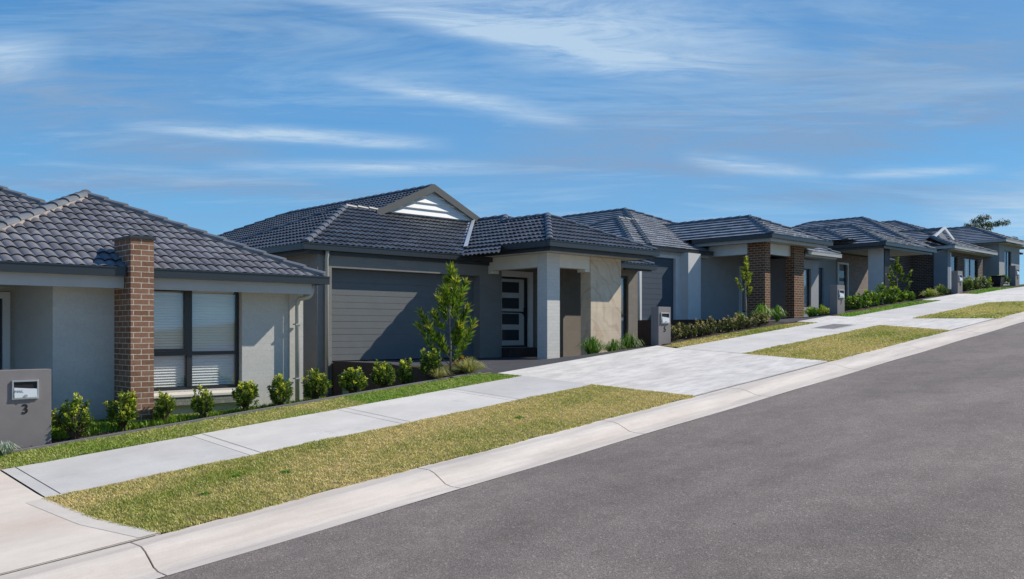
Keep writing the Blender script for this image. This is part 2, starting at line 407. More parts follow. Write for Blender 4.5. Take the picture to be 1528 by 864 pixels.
# kerb: rolled profile in 3.25 m casts
kn = [(7.40, .0), (7.58, .0), (7.68, .018), (7.78, .07), (7.87, .112), (7.96, .135)]
def zk(X, Y, h): 
    f = (zs(X, 8.2)-zs(X, 7.5)-.0)
    t = h/.135
    return zs(X, 7.5)*(1-t)+zs(X, 8.2)*t + .006*(1-t)
mbk = MB(); mbj = MB()
def dip(X, h):   # lay-back at the crossings
    d = 0
    for a, b in ((-4, 3.1), (11.9, 16.3), (22.4, 25.7), (32.2, 37.2), (42, 46)):
        if a-.5 < X < b+.5:
            k = min(1, (X-(a-.5))/.5, ((b+.5)-X)/.5); d = max(d, k)
    return d*h*.05
X = -13.2; joints = []
while X < 70:
    joints.append(X); X += 3.25
for a, b in zip(joints, joints[1:]):
    xk = frange(a+.008, b-.008, .4)
    prof = kn+[(8.06, .135), (8.2, .135)]
    rows = [[(x, y, zk(x, y, h)-(dip(x, h) if h > .05 else 0)+ .003*math.sin(x*1.7+y*9)) for x in xk] for y, h in prof]
    for r0, r1 in zip(rows, rows[1:]):
        for i in range(len(r0)-1): mbk.quad(r0[i], r0[i+1], r1[i+1], r1[i])
    for e in (0, -1):
        for r0, r1 in zip(rows, rows[1:]):
            p, q = r0[e], r1[e]; mbk.quad(p, q, (q[0], q[1], q[2]-.02), (p[0], p[1], p[2]-.02))
    for r0, r1 in zip(rows[-1:], rows[-1:]):
        for i in range(len(r0)-1): mbk.quad(r0[i], r0[i+1], (r0[i+1][0], r0[i+1][1], r0[i+1][2]-.1), (r0[i][0], r0[i][1], r0[i][2]-.1))
ko = mbk.build('kerb', M['kerb']); tag(ko, kind='structure')
ko.data.polygons.foreach_set('use_smooth', [True]*len(ko.data.polygons))
jr = [(7.42, -.02), (7.68, -.012), (7.78, .045), (7.87, .085), (7.96, .105), (8.2, .105)]
for (y0, h0), (y1, h1) in zip(jr, jr[1:]):
    for j in joints[1:-1]:
        mbj.quad((j-.02, y0, zk(j, y0, max(h0, 0))-.02-dip(j, max(h0, 0))), (j+.02, y0, zk(j, y0, max(h0, 0))-.02-dip(j, max(h0, 0))), (j+.02, y1, zk(j, y1, max(h1, 0))-.02-dip(j, max(h1, 0))), (j-.02, y1, zk(j, y1, max(h1, 0))-.02-dip(j, max(h1, 0))))
tag(mbj.build('kerb_joint', M['joint']), kind='structure')

# footpath slabs with tooled joints
pj = [3.05, 5.5, 7.95, 10.25, 12.25]
mbp = MB(); mbd = MB()
def slab(x0, x1, y0, y1, dz=.012):
    n = max(2, int((x1-x0)/.8))
    for i in range(n):
        a = x0+(x1-x0)*i/n; b = x0+(x1-x0)*(i+1)/n
        mbp.quad((a, y0, zs(a, y0)+dz), (b, y0, zs(b, y0)+dz), (b, y1, zs(b, y1)+dz), (a, y1, zs(a, y1)+dz))
        mbp.quad((b, y0, zs(b, y0)+dz), (a, y0, zs(a, y0)+dz), (a, y0, zs(a, y0)-.05), (b, y0, zs(b, y0)-.05))
        mbp.quad((a, y1, zs(a, y1)+dz), (b, y1, zs(b, y1)+dz), (b, y1, zs(b, y1)-.05), (a, y1, zs(a, y1)-.05))
cuts = pj + [17.3, 19.7, 22.1, 24.3, 26.4, 28.8, 31.2, 33.4, 37, 39.4, 41.8, 44.2, 46.6, 49, 60]
for a, b in zip(cuts, cuts[1:]):
    if a in (12.25, 24.3, 33.4): continue
    slab(a+.005, b-.005, 10.7, 12.5)
    for jx in (a+.16,):
        mbd.quad((jx, 10.72, zs(jx, 10.72)+.0155), (jx+.008, 10.72, zs(jx, 10.72)+.0155), (jx+.008, 12.48, zs(jx, 12.48)+.0155), (jx, 12.48, zs(jx, 12.48)+.0155))
for j in cuts:
    mbd.quad((j-.007, 10.7, zs(j, 10.7)-.0), (j+.007, 10.7, zs(j, 10.7)-.0), (j+.007, 12.5, zs(j, 12.5)), (j-.007, 12.5, zs(j, 12.5)))
tag(mbp.build('footpath', M['path']), kind='structure')
tag(mbd.build('footpath_joint', M['joint']), kind='structure')
# crossings
def lin(a, b, ya=8.21, yb=12.5): return lambda y: a+(b-a)*(y-ya)/(yb-ya)
def ppoly(pts):   # piecewise linear X(Y)
    def f(y):
        for (y0, x0), (y1, x1) in zip(pts, pts[1:]):
            if y <= y1: return x0+(x1-x0)*(max(y, y0)-y0)/(y1-y0)
        return pts[-1][1]
    return f
E1R = ppoly([(8.21, 3.33), (9.2, 3.12), (10.7, 3.03), (12.5, 3.03)])
E2L = ppoly([(8.21, 11.83), (10.7, 12.23), (12.5, 12.24), (13.2, 12.2)]); E2R = ppoly([(8.21, 16.35), (10.7, 17.28), (12.5, 17.3), (13.2, 17.5)])
E3L = ppoly([(8.21, 22.45), (10.7, 24.2), (12.5, 24.28), (13.2, 24.3)]); E3R = ppoly([(8.21, 25.7), (10.7, 26.4), (12.5, 26.4), (13.2, 26.3)])
E4L = ppoly([(8.21, 32.2), (10.7, 32.6), (12.5, 33.4), (13.2, 33.5)]); E4R = ppoly([(8.21, 37.4), (10.7, 37.0), (12.5, 37.0), (13.2, 37)])
st = frange(8.21, 13.2, .35)
sheet('driveway_crossing', -4, E1R, frange(8.21, 12.9, .4), M['crossing_warm'], .010, .6, thick=.05)
for l, r in ((E2L, E2R), (E3L, E3R), (E4L, E4R)):
    sheet('driveway_crossing', l, r, st, M['crossing'], .010, .6, thick=.05)
mb = MB()
for l, r_ in ((-4, 3.3), (11.85, 16.35), (22.45, 25.7), (32.2, 37.4)):
    xx = frange(l, r_, .5)
    for a, b in zip(xx, xx[1:]): mb.quad((a, 8.19, zs(a, 8.2)+.0135), (b, 8.19, zs(b, 8.2)+.0135), (b, 8.203, zs(b, 8.2)+.0135), (a, 8.203, zs(a, 8.2)+.0135))
tag(mb.build('crossing_joint', M['joint']), kind='structure')
# cut-back border of the first crossing
b1 = sheet('crossing_border', lambda y: E1R(y)-.20, lambda y: E1R(y)-.002, frange(8.22, 10.7, .2), M['crossing_pale'], .0125, .6)

# service pit lid in the footpath
t_ = thing('pit_lid', 'flat grey service pit lid set into the footpath just before the second crossing', 'pit lid', (23.4, 11.6, zs(23.4, 11.6)))
def zq(x, y, d): return (x, y, zs(x, y)+d)
mb = MB(); mb.quad(zq(22.75, 11.25, .018), zq(24.05, 11.25, .018), zq(24.05, 11.95, .018), zq(22.75, 11.95, .018)); mb.build('frame', M['path'], t_)
mb = MB(); mb.quad(zq(22.83, 11.31, .022), zq(23.97, 11.31, .022), zq(23.97, 11.89, .022), zq(22.83, 11.89, .022)); mb.build('lid', M['edging'], t_)

# ------------------------------------------------------------------ grass
def blades(name, region, dens, hgt, palette, zf, dz=0., cols=None, mat='grassblade', wid=.006, seed=1, edge=.0):
    """region: (x0,x1,y0,y1,test)"""
    g = np.random.default_rng(seed)
    x0, x1, y0, y1, test = region
    n = int((x1-x0)*(y1-y0)*dens)
    px = g.uniform(x0, x1, n); py = g.uniform(y0, y1, n)
    keep = np.array([test(a, b) for a, b in zip(px, py)]); px = px[keep]; py = py[keep]; n = len(px)
    pz = np.array([zf(a, b) for a, b in zip(px, py)])+dz
    # patchiness
    def fbm(x, y):
        v = np.zeros_like(x); gg = np.random.default_rng(5)
        for k in range(9):
            fx, fy, ph = gg.uniform(.6, 1.4)*(1.6**k)*.7, gg.uniform(.6, 1.4)*(1.6**k)*.7, gg.uniform(0, 6.28, 2)
            v += (np.sin(x*fx+ph[0]+np.sin(y*fy*.8+ph[1])*1.7)*np.sin(y*fy+ph[1]+np.sin(x*fx*.6)*1.3))/(1.35**k)
        return v/2.2
    f = fbm(px, py)
    ang = g.uniform(0, 6.283, n); lean = g.uniform(.15, 1.0, n); h = g.uniform(.5, 1.15, n)*hgt*(1+.35*np.clip(-f, -1, 1))
    dx = np.cos(ang)*lean; dy = np.sin(ang)*lean
    w = wid*g.uniform(.7, 1.4, n)
    base = np.stack([px, py, pz], 1)
    side = np.stack([-np.sin(ang)*w, np.cos(ang)*w, np.zeros(n)], 1)
    mid = base+np.stack([dx*h*.35, dy*h*.35, h*.6], 1); tip = base+np.stack([dx*h, dy*h, h*.95], 1)
    V = np.empty((n*5, 3)); V[0::5] = base-side; V[1::5] = base+side; V[2::5] = mid+side*.8; V[3::5] = mid-side*.8; V[4::5] = tip
    me = bpy.data.meshes.new(name)
    me.vertices.add(n*5); me.vertices.foreach_set('co', V.ravel())
    i = np.arange(n)*5
    loops = np.stack([i, i+1, i+2, i+3, i+3, i+2, i+4], 1).ravel()
    me.loops.add(n*7); me.loops.foreach_set('vertex_index', loops)
    me.polygons.add(n*2); ls = np.stack([np.arange(n)*7, np.arange(n)*7+4], 1).ravel(); me.polygons.foreach_set('loop_start', ls)
    pal = np.array(palette)   # green dark, green light, straw
    t = g.random((n, 1))*.7+.15
    green = pal[0]*(1-t)+pal[1]*t
    wgt = np.clip((.5-cols)+.5+f*.75+g.normal(0, .26, n), 0, 1)[:, None] if cols is not None else np.zeros((n, 1))
    fine_ = (.88+.24*g.random((n, 1)))*(1+.16*np.sin(px*23+np.sin(py*17)*2)*np.sin(py*29))[:, None]
    C = (green*(1-wgt)+pal[2]*wgt)*fine_
    C4 = np.concatenate([C, np.ones((n, 1))], 1)
    ca = me.color_attributes.new('Col', 'FLOAT_COLOR', 'POINT')
    ca.data.foreach_set('color', np.repeat(C4, 5, 0).ravel())
    me.update(); me.validate()
    return tag(link_mesh(name, me, M[mat]), kind='stuff')
PAL_DRY = [(.24, .30, .035), (.38, .42, .07), (.80, .62, .33)]
PAL_GREEN = [(.15, .30, .025), (.28, .46, .05), (.52, .52, .18)]
def between(l, r, m=.0): return lambda x, y: l(y)+m < x < r(y)-m
K = lambda v: (lambda y: v)
sheet('verge', E1R, E2L, frange(8.2, 10.7, .5), M['lawn'], .004)
sheet('verge', E2R, E3L, frange(8.2, 10.7, .5), M['lawn'], .004)
sheet('verge', E3R, E4L, frange(8.2, 10.7, .5), M['lawn'], .004)
sheet('verge', E4R, K(70), frange(8.2, 10.7, .5), M['lawn'], .004)
def wob(x): return .035*math.sin(x*3.1)+.025*math.sin(x*7.7+1)+.02*math.sin(x*19)
def lane(l, r): return lambda x, y: l(y)-.03 < x < r(y)+.01 and 8.17+wob(x*1.3)*.6 < y < 10.7+wob(x)*.7
def fade(base): return base
blades('verge_grass', (3, 12.4, 8.15, 10.75, lane(E1R, E2L)), 8500, .026, PAL_DRY, zs, .0, .12, seed=1, wid=.0042)
blades('verge_grass', (16.3, 24.4, 8.15, 10.75, lane(E2R, E3L)), 3200, .032, PAL_DRY, zs, .0, .25, seed=2, wid=.008)
blades('verge_grass', (25.6, 32.8, 8.15, 10.75, lane(E3R, E4L)), 1400, .045, [(.22, .28, .035), (.36, .40, .07), (.76, .62, .3)], zs, .0, .3, seed=3, wid=.012)
# strips between footpath and the gardens
sheet('grass_strip', -10, 12.2, [12.5, 13.0, 13.45], M['lawn'], .006)
for a, b in ((17.5, 24.2), (26.3, 33.4), (37.1, 41.5)):
    sheet('grass_strip', a, b, [12.5, 12.8, 13.1], M['lawn'], .006)
blades('strip_grass', (3.1, 12.2, 12.47, 13.47, lambda x, y: 12.5+wob(x)*.5 < y < 13.42+.5*wob(x*2) and (x < 12.2-(y-12.5)*.35)), 6500, .032, [(.20, .30, .035), (.34, .44, .07), (.78, .64, .32)], zs, .0, .42, seed=4, wid=.005)
blades('strip_grass', (8.6, 12.2, 12.5, 13.4, lambda x, y: x < 12.2-(y-12.5)*.35 and x > 8.6), 3000, .045, PAL_GREEN, zs, .0, 1.6, seed=14, wid=.006)
def taper(a, b): return lambda x, y: 12.5 < y < 13.1 and y-12.5 < (x-a)*.8 and y-12.5 < (b-x)*.45
blades('strip_grass', (17.5, 24.2, 12.5, 13.1, taper(17.2, 24.4)), 2400, .045, PAL_DRY, zs, .0, .45, seed=5, wid=.009)
blades('strip_grass', (26.3, 33.4, 12.5, 13.1, taper(26, 33.6)), 1500, .05, PAL_GREEN, zs, .0, 1.0, seed=6, wid=.012)
blades('strip_grass', (37.1, 41.5, 12.5, 13.1, taper(37, 41.8)), 1200, .06, PAL_GREEN, zs, .0, 1.2, seed=7, wid=.015)
# yard grass in the first garden
blades('yard_grass', (4.1, 8.6, 13.75, 14.75, lambda x, y: not (5.2 < x < 5.6 and y > 14.03)), 2600, .13, [(.14, .26, .02), (.34, .48, .06), (.50, .48, .14)], zlot, .0, 1.1, seed=8, wid=.009)

# ------------------------------------------------------------------ garden edging, beds
for a, b, y in ((3.0, 12.0, 13.47),):
    mb = MB()
    xsx = frange(a, b, .5)
    for x0, x1 in zip(xsx, xsx[1:]):
        for yy0, yy1, top in ((y, y+.07, .035),):
            mb.quad((x0, yy0, zs(x0, y)+top), (x1, yy0, zs(x1, y)+top), (x1, yy1, zs(x1, y)+top), (x0, yy1, zs(x0, y)+top))
            mb.quad((x0, yy0, zs(x0, y)-.05), (x1, yy0, zs(x1, y)-.05), (x1, yy0, zs(x1, y)+top), (x0, yy0, zs(x0, y)+top))
            mb.quad((x1, yy1, zs(x1, y)-.3), (x0, yy1, zs(x0, y)-.3), (x0, yy1, zs(x0, y)+top), (x1, yy1, zs(x1, y)+top))
    tag(mb.build('garden_edging', M['edging']), 'low grey concrete edging strip along the garden bed beside the first footpath', 'edging')
def bed(x0, x1, y0, y1, dz=.012):
    xx = frange(x0, x1, .25); yy = frange(y0, y1, .15); mb = MB(); g = random.Random(x0)
    H = [[zlot(x, y)+dz+g.uniform(0, .03) for x in xx] for y in yy]
    for j in range(len(yy)-1):
        for i in range(len(xx)-1):
            mb.quad((xx[i], yy[j], H[j][i]), (xx[i+1], yy[j], H[j][i+1]), (xx[i+1], yy[j+1], H[j+1][i+1]), (xx[i], yy[j+1], H[j+1][i]))
    tag(mb.build('mulch_bed', M['mulch']), kind='stuff')
bed(3.0, 12.1, 13.54, 13.86)
bed(17.7, 24.0, 13.1, 14.2)
bed(26.3, 33.0, 13.1, 14.4)
bed(37.1, 42.5, 13.1, 14.4)
bed(16.9, 20.6, 14.2, 15.3)
# bark chips lying on the first bed
mb = MB(); g = random.Random(3)
for _ in range(900):
    x = g.uniform(3.05, 12); y = g.uniform(13.55, 13.84); z = zlot(x, y)+.03+g.random()*.015; a = g.uniform(0, 3.1); l = g.uniform(.01, .03); w = g.uniform(.004, .012); t = g.uniform(-.01, .01)
    ca, sa = math.cos(a), math.sin(a)
    mb.quad((x-ca*l, y-sa*l, z-t), (x-sa*w, y+ca*w, z), (x+ca*l, y+sa*l, z+t), (x+sa*w, y-ca*w, z))
tag(mb.build('bark_chips', [M['stemdark']]), kind='stuff')

# ------------------------------------------------------------------ roofs
STY = {1: dict(w=.165, A=.034, g=.30, t=.030, n=6, mat='tile1'), 2: dict(w=.165, A=.038, g=.31, t=.042, n=5, mat='tile2'),
       3: dict(w=.30, A=.010, g=.34, t=.058, n=3, mat='tile3')}
def tile_plane(bm, poly, up, sty):
    """poly: convex list of 3D points on the plane; up: horizontal unit vector pointing up-slope"""
    S = STY[sty]; P = [Vector(p) for p in poly]
    n = Vector((0, 0, 0))
    for i in range(1, len(P)-1): n += (P[i]-P[0]).cross(P[i+1]-P[0])
    n.normalize()
    if n.z < 0: n = -n
    u = Vector(up); s = (u - n*u.dot(n)).normalized(); e = s.cross(n).normalized()
    lo = min(P, key=lambda p: p.z); o = lo.copy()
    A = [(p-o).dot(e) for p in P]; B = [(p-o).dot(s) for p in P]
    amin, amax, bmax = min(A)-.02, max(A)+.02, max(B)+.02
    step = S['w']/S['n']
    i0 = int(math.floor(amin/step)); i1 = int(math.ceil(amax/step))
    nc = int(math.ceil((bmax+.04)/S['g'])); b0 = -.04
    rows = []
    sub = bmesh.new()
    for k in range(nc):
        for (bb, hh) in ((b0+k*S['g'], S['t']), (b0+(k+1)*S['g']+.028, .002)):
            row = []
            for i in range(i0, i1+1):
                a = i*step; ph = (a/S['w']) % 1.
                if sty == 3: pr = S['A']*(1 if ph < .82 else .0)
                else: pr = S['A']*math.sin(math.pi*ph)**.75
                fl = .0
                j = ((i//S['n']*7919+k*104729) % 97)/97.*.006
                row.append(sub.verts.new(o+e*a+s*(bb)+n*(hh+pr+j+fl)))
            rows.append(row)
    for r0, r1 in zip(rows, rows[1:]):
        for i in range(len(r0)-1): sub.faces.new((r0[i], r0[i+1], r1[i+1], r1[i]))
    # clip
    c = sum(P, Vector())/len(P)
    for i in range(len(P)):
        p, q = P[i], P[(i+1) % len(P)]
        m = (q-p).cross(Vector((0, 0, 1)))
        if m.length < 1e-6: continue
        m.normalize()
        if (c-p).dot(m) > 0: m = -m
        pp = p
        if abs((q-p).normalized().z) < .01 and p.z < lo.z+.01: pp = p + m*.05
        geom = sub.verts[:]+sub.edges[:]+sub.faces[:]
        bmesh.ops.bisect_plane(sub, geom=geom, plane_co=pp, plane_no=m, clear_outer=True)
    me = bpy.data.meshes.new('t'); sub.to_mesh(me); sub.free(); bm.from_mesh(me); bpy.data.meshes.remove(me)
def caps(mb, p0, p1, r=.11, L=.40, up=Vector((0, 0, 1)), mi=0, ang=False):
    p0 = Vector(p0); p1 = Vector(p1); d = (p1-p0); n = max(1, int(round(d.length/L))); d.normalize()
    side = d.cross(up).normalized(); nn = side.cross(d).normalized()
    seg = 6; Lr = (p1-p0).length/n
    for k in range(n):
        a = p0+d*(k*Lr-.02); b = p0+d*((k+1)*Lr+.02)
        rings = []
        for q, rr, lift in ((a, r*1.0, .030), (b, r*.86, .006)):
            ring = []
            for j in range(seg+1):
                t = math.pi*(j/seg)
                if ang: off = side*math.cos(t)*rr*1.15 + nn*(rr*.62*(1-abs(math.cos(t))) - .02+lift)
                else: off = side*math.cos(t)*rr + nn*(math.sin(t)*rr*.72 - .02 + lift)
                ring.append(q+off)
            rings.append(ring)
        for j in range(seg): mb.quad(rings[0][j], rings[0][j+1], rings[1][j+1], rings[1][j], mi=mi)
        mb.quad(*rings[0][::-1], mi=mi)
class Roof:
    def __init__(s, sty, capmat='bluecap', r=.11):
        s.bm = bmesh.new(); s.c = MB(); s.under = MB(); s.sty = sty; s.capmat = capmat; s.r = r; s.m = MB()
    def plane(s, poly, up):
        tile_plane(s.bm, poly, up, s.sty)
    def cap(s, a, b, mortar=False):
        a = Vector(a)+Vector((0, 0, .045)); b = Vector(b)+Vector((0, 0, .045)); caps(s.c, a, b, s.r)
        # mortar bedding under the caps
        d = (b-a).normalized(); sd = d.cross(Vector((0, 0, 1))).normalized()
        for q in (-1, 1):
            w = s.r*.98
            p = [a+sd*q*w-Vector((0, 0, .075)), b+sd*q*w-Vector((0, 0, .075)), b+sd*q*w*.86+Vector((0, 0, .0)), a+sd*q*w*.86+Vector((0, 0, .0))]
            s.m.quad(*p)
    def hip(s, x0, x1, y0, y1, z, p, front=True, back=True, ylim=None, caps_=(1, 1, 1)):
        """hip roof with its ridge along Y; eaves at height z"""
        h = (x1-x0)/2; xr = x0+h; zr = z+p*h
        ya = y0+h if front else y0; yb = y1-h if back else y1
        A = (xr, ya, zr); B = (xr, yb, zr)
        s.plane([(x0, y0, z), (x0, y1, z), B, A], (1, 0, 0))
        s.plane([(x1, y0, z), (x1, y1, z), B, A], (-1, 0, 0))
        if front: s.plane([(x0, y0, z), (x1, y0, z), A], (0, 1, 0))
        if back: s.plane([(x0, y1, z), (x1, y1, z), B], (0, -1, 0))
        s.cap(A, B)
        if front: s.cap((x0, y0, z), A); s.cap((x1, y0, z), A)
        if back: s.cap((x0, y1, z), B); s.cap((x1, y1, z), B)
        return A, B
    def build(s, parent):
        me = bpy.data.meshes.new('roof'); s.bm.to_mesh(me); s.bm.free()
        o = link_mesh('roof', me, M[STY[s.sty]['mat']], parent)
        s.c.build('ridge_capping', M[s.capmat], o)
        s.m.build('ridge_mortar', M[('mortar', 'mortar2', 'cap3')[s.sty-1]], o)
        return o
def gutter(mb, pts, z, outs, h=.115, w=.12):
    """quad-profile gutter along axis-aligned runs. pts: (x,y) line of the outer lip; outs: outward normal of each run"""
    z = z+.028; h = h+.028
    for (a, b), o in zip(zip(pts, pts[1:]), outs):
        ox, oy = o
        x0, x1 = sorted((a[0], b[0])); y0, y1 = sorted((a[1], b[1]))
        if ox: xi = a[0]-ox*w; x0, x1 = sorted((xi, a[0]))
        else: yi = a[1]-oy*w; y0, y1 = sorted((yi, a[1]))
        mb.box(x0, y0, z-h, x1, y1, z)
        # rolled lip
        e = .012
        if ox: mb.box(*( (a[0]-(0 if ox > 0 else e), y0, z-.018, a[0]+(e if ox > 0 else 0), y1, z+.004)))
        else: mb.box(*( (x0, a[1]-(e if oy < 0 else 0), z-.018, x1, a[1]+(e if oy > 0 else 0), z+.004)))

# ================================================================== HOUSE 1
h1 = thing('house', 'grey painted brick house with brown brick pier and a wide window with white blinds', 'house', (5.5, 16, -1.5), 'single storey houses along the street')
Z1 = .96
w = MB()
wall_open(w, 4.31, 8.63, 14.75, 15.0, -1.6, .78, [(5.45, 7.43, -1.02, .755)])
w.box(8.35, 14.70, -1.6, 8.63, 14.75, .78)
w.box(4.31, 15.0, -1.6, 4.55, 16.8, .78); w.box(8.38, 15.0, -1.6, 8.63, 28.3, .78)
wall_open(w, -2.8, 4.55, 16.8, 17.05, -1.6, .78, [(3.15, 4.23, -1.45, .66)])
w.box(-2.8, 17.05, -1.6, -2.55, 28.3, .78); w.box(-2.8, 28.3, -1.6, 8.63, 28.55, .78)
w.build('wall', M['h1wall'], h1)
p = MB(); p.box(5.225, 14.05, -1.62, 5.585, 14.745, 1.43); pr = p.build('brick_pier', M['brown_brick'], h1)
p = MB(); p.box(5.20, 14.025, 1.43, 5.61, 14.78, 1.475); p.build('pier_cap', M['fascia'], pr, bevel=.004)
# window
wn = MB(); fr = .055
def wframe(mb, x0, x1, y0, y1, z0, z1, t=.05):
    mb.box(x0, y0, z0, x0+t, y1, z1); mb.box(x1-t, y0, z0, x1, y1, z1); mb.box(x0+t, y0, z0, x1-t, y1, z0+t); mb.box(x0+t, y0, z1-t, x1-t, y1, z1)
win = MB()
wframe(win, 5.47, 7.42, 14.86, 14.95, -1.01, .745, .045)
win.box(6.47, 14.85, -.965, 6.56, 14.96, .70)
win.box(5.515, 14.852, -.43, 6.47, 14.95, -.355); win.box(6.56, 14.862, -.425, 7.375, 14.95, -.365)
wframe(win, 5.52, 6.465, 14.835, 14.875, -.35, .695, .035)
win = win.build('window', M['frame'], h1)
for a, b, z0, z1 in ((5.55, 6.43, -.32, .665), (6.56, 7.375, -.365, .70), (5.515, 6.47, -.965, -.43), (6.56, 7.375, -.965, -.425)):
    MB().quad((a, 14.885, z0), (b, 14.885, z0), (b, 14.885, z1), (a, 14.885, z1)).build('pane', M['glass'], win)
for a, b in ((5.52, 6.46), (6.57, 7.37)):
    bl = MB(); z = -.955
    while z < .69:
        bl.quad((a, 14.925, z), (b, 14.925, z), (b, 14.96, z+.036), (a, 14.96, z+.036)); z += .046
    bl.box(a, 14.93, .66, b, 14.975, .70)
    bl.quad((a, 14.985, -.96), (b, 14.985, -.96), (b, 14.985, .7), (a, 14.985, .7))
    bl.build('blind', M['blind'], win)
s = MB(); s.quad((5.30, 14.60, -1.085), (7.50, 14.60, -1.085), (7.50, 14.87, -1.02), (5.30, 14.87, -1.02)); s.box(5.30, 14.60, -1.12, 7.50, 14.745, -1.087)
s.build('window_sill', M['sill'], h1)
s = MB(); s.box(5.30, 14.62, -1.26, 7.50, 14.748, -1.121); s.build('sill_brickwork', M['sillg'], h1)
# entry door in the recess
d = MB(); wframe(d, 3.16, 4.225, 16.74, 16.86, -1.45, .65, .11); ed = d.build('door_frame', M['white'], h1)
d = MB(); d.box(3.27, 16.80, -1.4, 4.115, 16.85, .54); dd = d.build('entry_door', M['bluepanel'], h1)
d = MB(); d.tube([(4.05, 16.78, -.42), (3.95, 16.77, -.42)], .012); d.box(4.03, 16.785, -.5, 4.07, 16.8, -.32); d.build('handle', M['black'], dd)
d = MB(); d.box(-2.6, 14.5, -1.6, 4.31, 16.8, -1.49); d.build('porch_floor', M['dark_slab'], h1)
# roof
r = Roof(1, 'bluecap', .108)
r.hip(2.5, 8.78, 14.24, 20.8, Z1, .485, back=False)
r.hip(-3.1, 8.78, 16.45, 28.9, Z1+.012, .485)
r.build(h1)
f = MB(); f.box(2.55, 14.28, Z1-.30, 5.21, 14.34, Z1-.11); f.box(5.60, 14.28, Z1-.30, 8.56, 14.34, Z1-.11); f.box(8.66, 14.42, Z1-.26, 8.70, 28.8, Z1-.11)
f.build('fascia', M['fascia_grey'], h1)
f = MB(); f.box(2.56, 14.34, Z1-.22, 8.65, 14.75, Z1-.20); f.box(8.63, 14.75, Z1-.22, 8.75, 28.8, Z1-.20); f.box(-2.9, 16.6, Z1-.22, 2.56, 16.8, Z1-.2); f.box(2.56, 14.75, Z1-.22, 4.31, 16.8, Z1-.2)
f.build('soffit', M['soffit'], h1)
g = MB(); gutter(g, [(2.42, 14.15), (5.20, 14.15)], Z1, [(0, -1)]); gutter(g, [(5.61, 14.15), (8.86, 14.15)], Z1, [(0, -1)]); gutter(g, [(8.86, 14.28), (8.86, 28.9)], Z1, [(1, 0)]); gutter(g, [(2.42, 14.28), (2.42, 16.5)], Z1, [(-1, 0)]); gutter(g, [(-3.15, 16.47), (2.40, 16.47)], Z1, [(0, -1)])
g.build('gutter', M['gutter'], h1)
t = MB(); t.tube([(8.60, 14.36, Z1-.10), (8.60, 14.36, .68), (8.585, 14.37, .64), (8.56, 14.39, .615), (8.50, 14.47, .595), (8.47, 14.55, .58), (8.455, 14.59, .55), (8.45, 14.6, .48), (8.45, 14.6, -1.6)], .042, 10)
t.build('downpipe', M['pipe'], h1, smooth=True)
for zz in (-.9, .1):
    t = MB(); t.box(8.39, 14.55, zz, 8.51, 14.66, zz+.022); t.build('pipe_bracket', M['off'], h1)

# ================================================================== generic lower-detail house helpers
def fill_interior(h, x0, x1, y0, y1, z0, z1):
    pass
def garage_door(h, x0, x1, y, z0, z1, n=6, mat='door'):
    o = MB(); hh = (z1-z0)/n
    for i in range(n):
        a = z0+i*hh
        o.box(x0, y, a+.004, x1, y+.05, a+hh-.004)
    o.box(x0, y+.012, z0, x1, y+.045, z1)
    for i in range(n):   # shallow pressed rib in each panel
        a = z0+i*hh+hh*.5
        o.box(x0+.02, y-.004, a-.004, x1-.02, y, a+.004)
    return o.build('garage_door', M[mat], h)
def window(h, x0, x1, y, z0, z1, mull=(), trans=(), blind=False, trim=None):
    o = MB(); wframe(o, x0, x1, y, y+.07, z0, z1, .045)
    for m in mull: o.box(m-.025, y+.003, z0+.045, m+.025, y+.067, z1-.045)
    for t in trans: o.box(x0+.045, y+.004, t-.025, x1-.045, y+.066, t+.025)
    o = o.build('window', M['frame'], h)
    MB().quad((x0+.04, y+.03, z0+.04), (x1-.04, y+.03, z0+.04), (x1-.04, y+.03, z1-.04), (x0+.04, y+.03, z1-.04)).build('pane', M['glass'], o)
    if blind:
        b = MB(); z = z0+.05
        while z < z1-.06: b.quad((x0+.05, y+.06, z), (x1-.05, y+.06, z), (x1-.05, y+.09, z+.036), (x0+.05, y+.09, z+.036)); z += .05
        b.quad((x0+.04, y+.11, z0+.04), (x1-.04, y+.11, z0+.04), (x1-.04, y+.11, z1-.04), (x0+.04, y+.11, z1-.04))
        b.build('blind', M['blind'], o)
    return o
GRP = 'single storey houses along the street'

# ================================================================== HOUSE 2
h2 = thing('house', 'dark grey house with white slatted roof gable, charcoal garage door and stone clad porch pier', 'house', (15, 17, -.75), GRP)
F2 = -.72; P2 = .466
w = MB()
wall_open(w, 10.82, 16.6, 17.8, 18.12, -1.6, 1.84, [(11.2, 15.8, -.75, 1.46)])
wall_open(w, 16.6, 18.0, 17.96, 18.12, -1, 1.86, [(16.68, 17.93, -.47, 1.67)])
w.box(10.82, 18.12, -1.6, 11.05, 33.2, 1.84); w.box(21.05, 17.0, -1, 21.3, 33.2, 1.82); w.box(11.05, 33.0, -1, 20.95, 33.2, 1.84)
w.build('wall', M['h2wall'], h2)
w = MB(); w.box(18.0, 17.0, -1, 18.2, 18.12, 1.84)
wall_open(w, 18.0, 21.3, 16.8, 17.0, -1, 1.82, [(20.20, 20.86, -.60, 1.62)])
w.build('entry_wall', M['h2brown'], h2)
window(h2, 20.22, 20.84, 16.87, -.59, 1.60, trans=(.45,), blind=True)
garage_door(h2, 11.2, 15.8, 18.06, -.72, 1.46, 7)
# infill behind the door and floor
f = MB(); f.box(16.605, 17.5, -.95, 17.995, 17.955, -.49); f.build('doorstep', M['darkgrey'], h2)
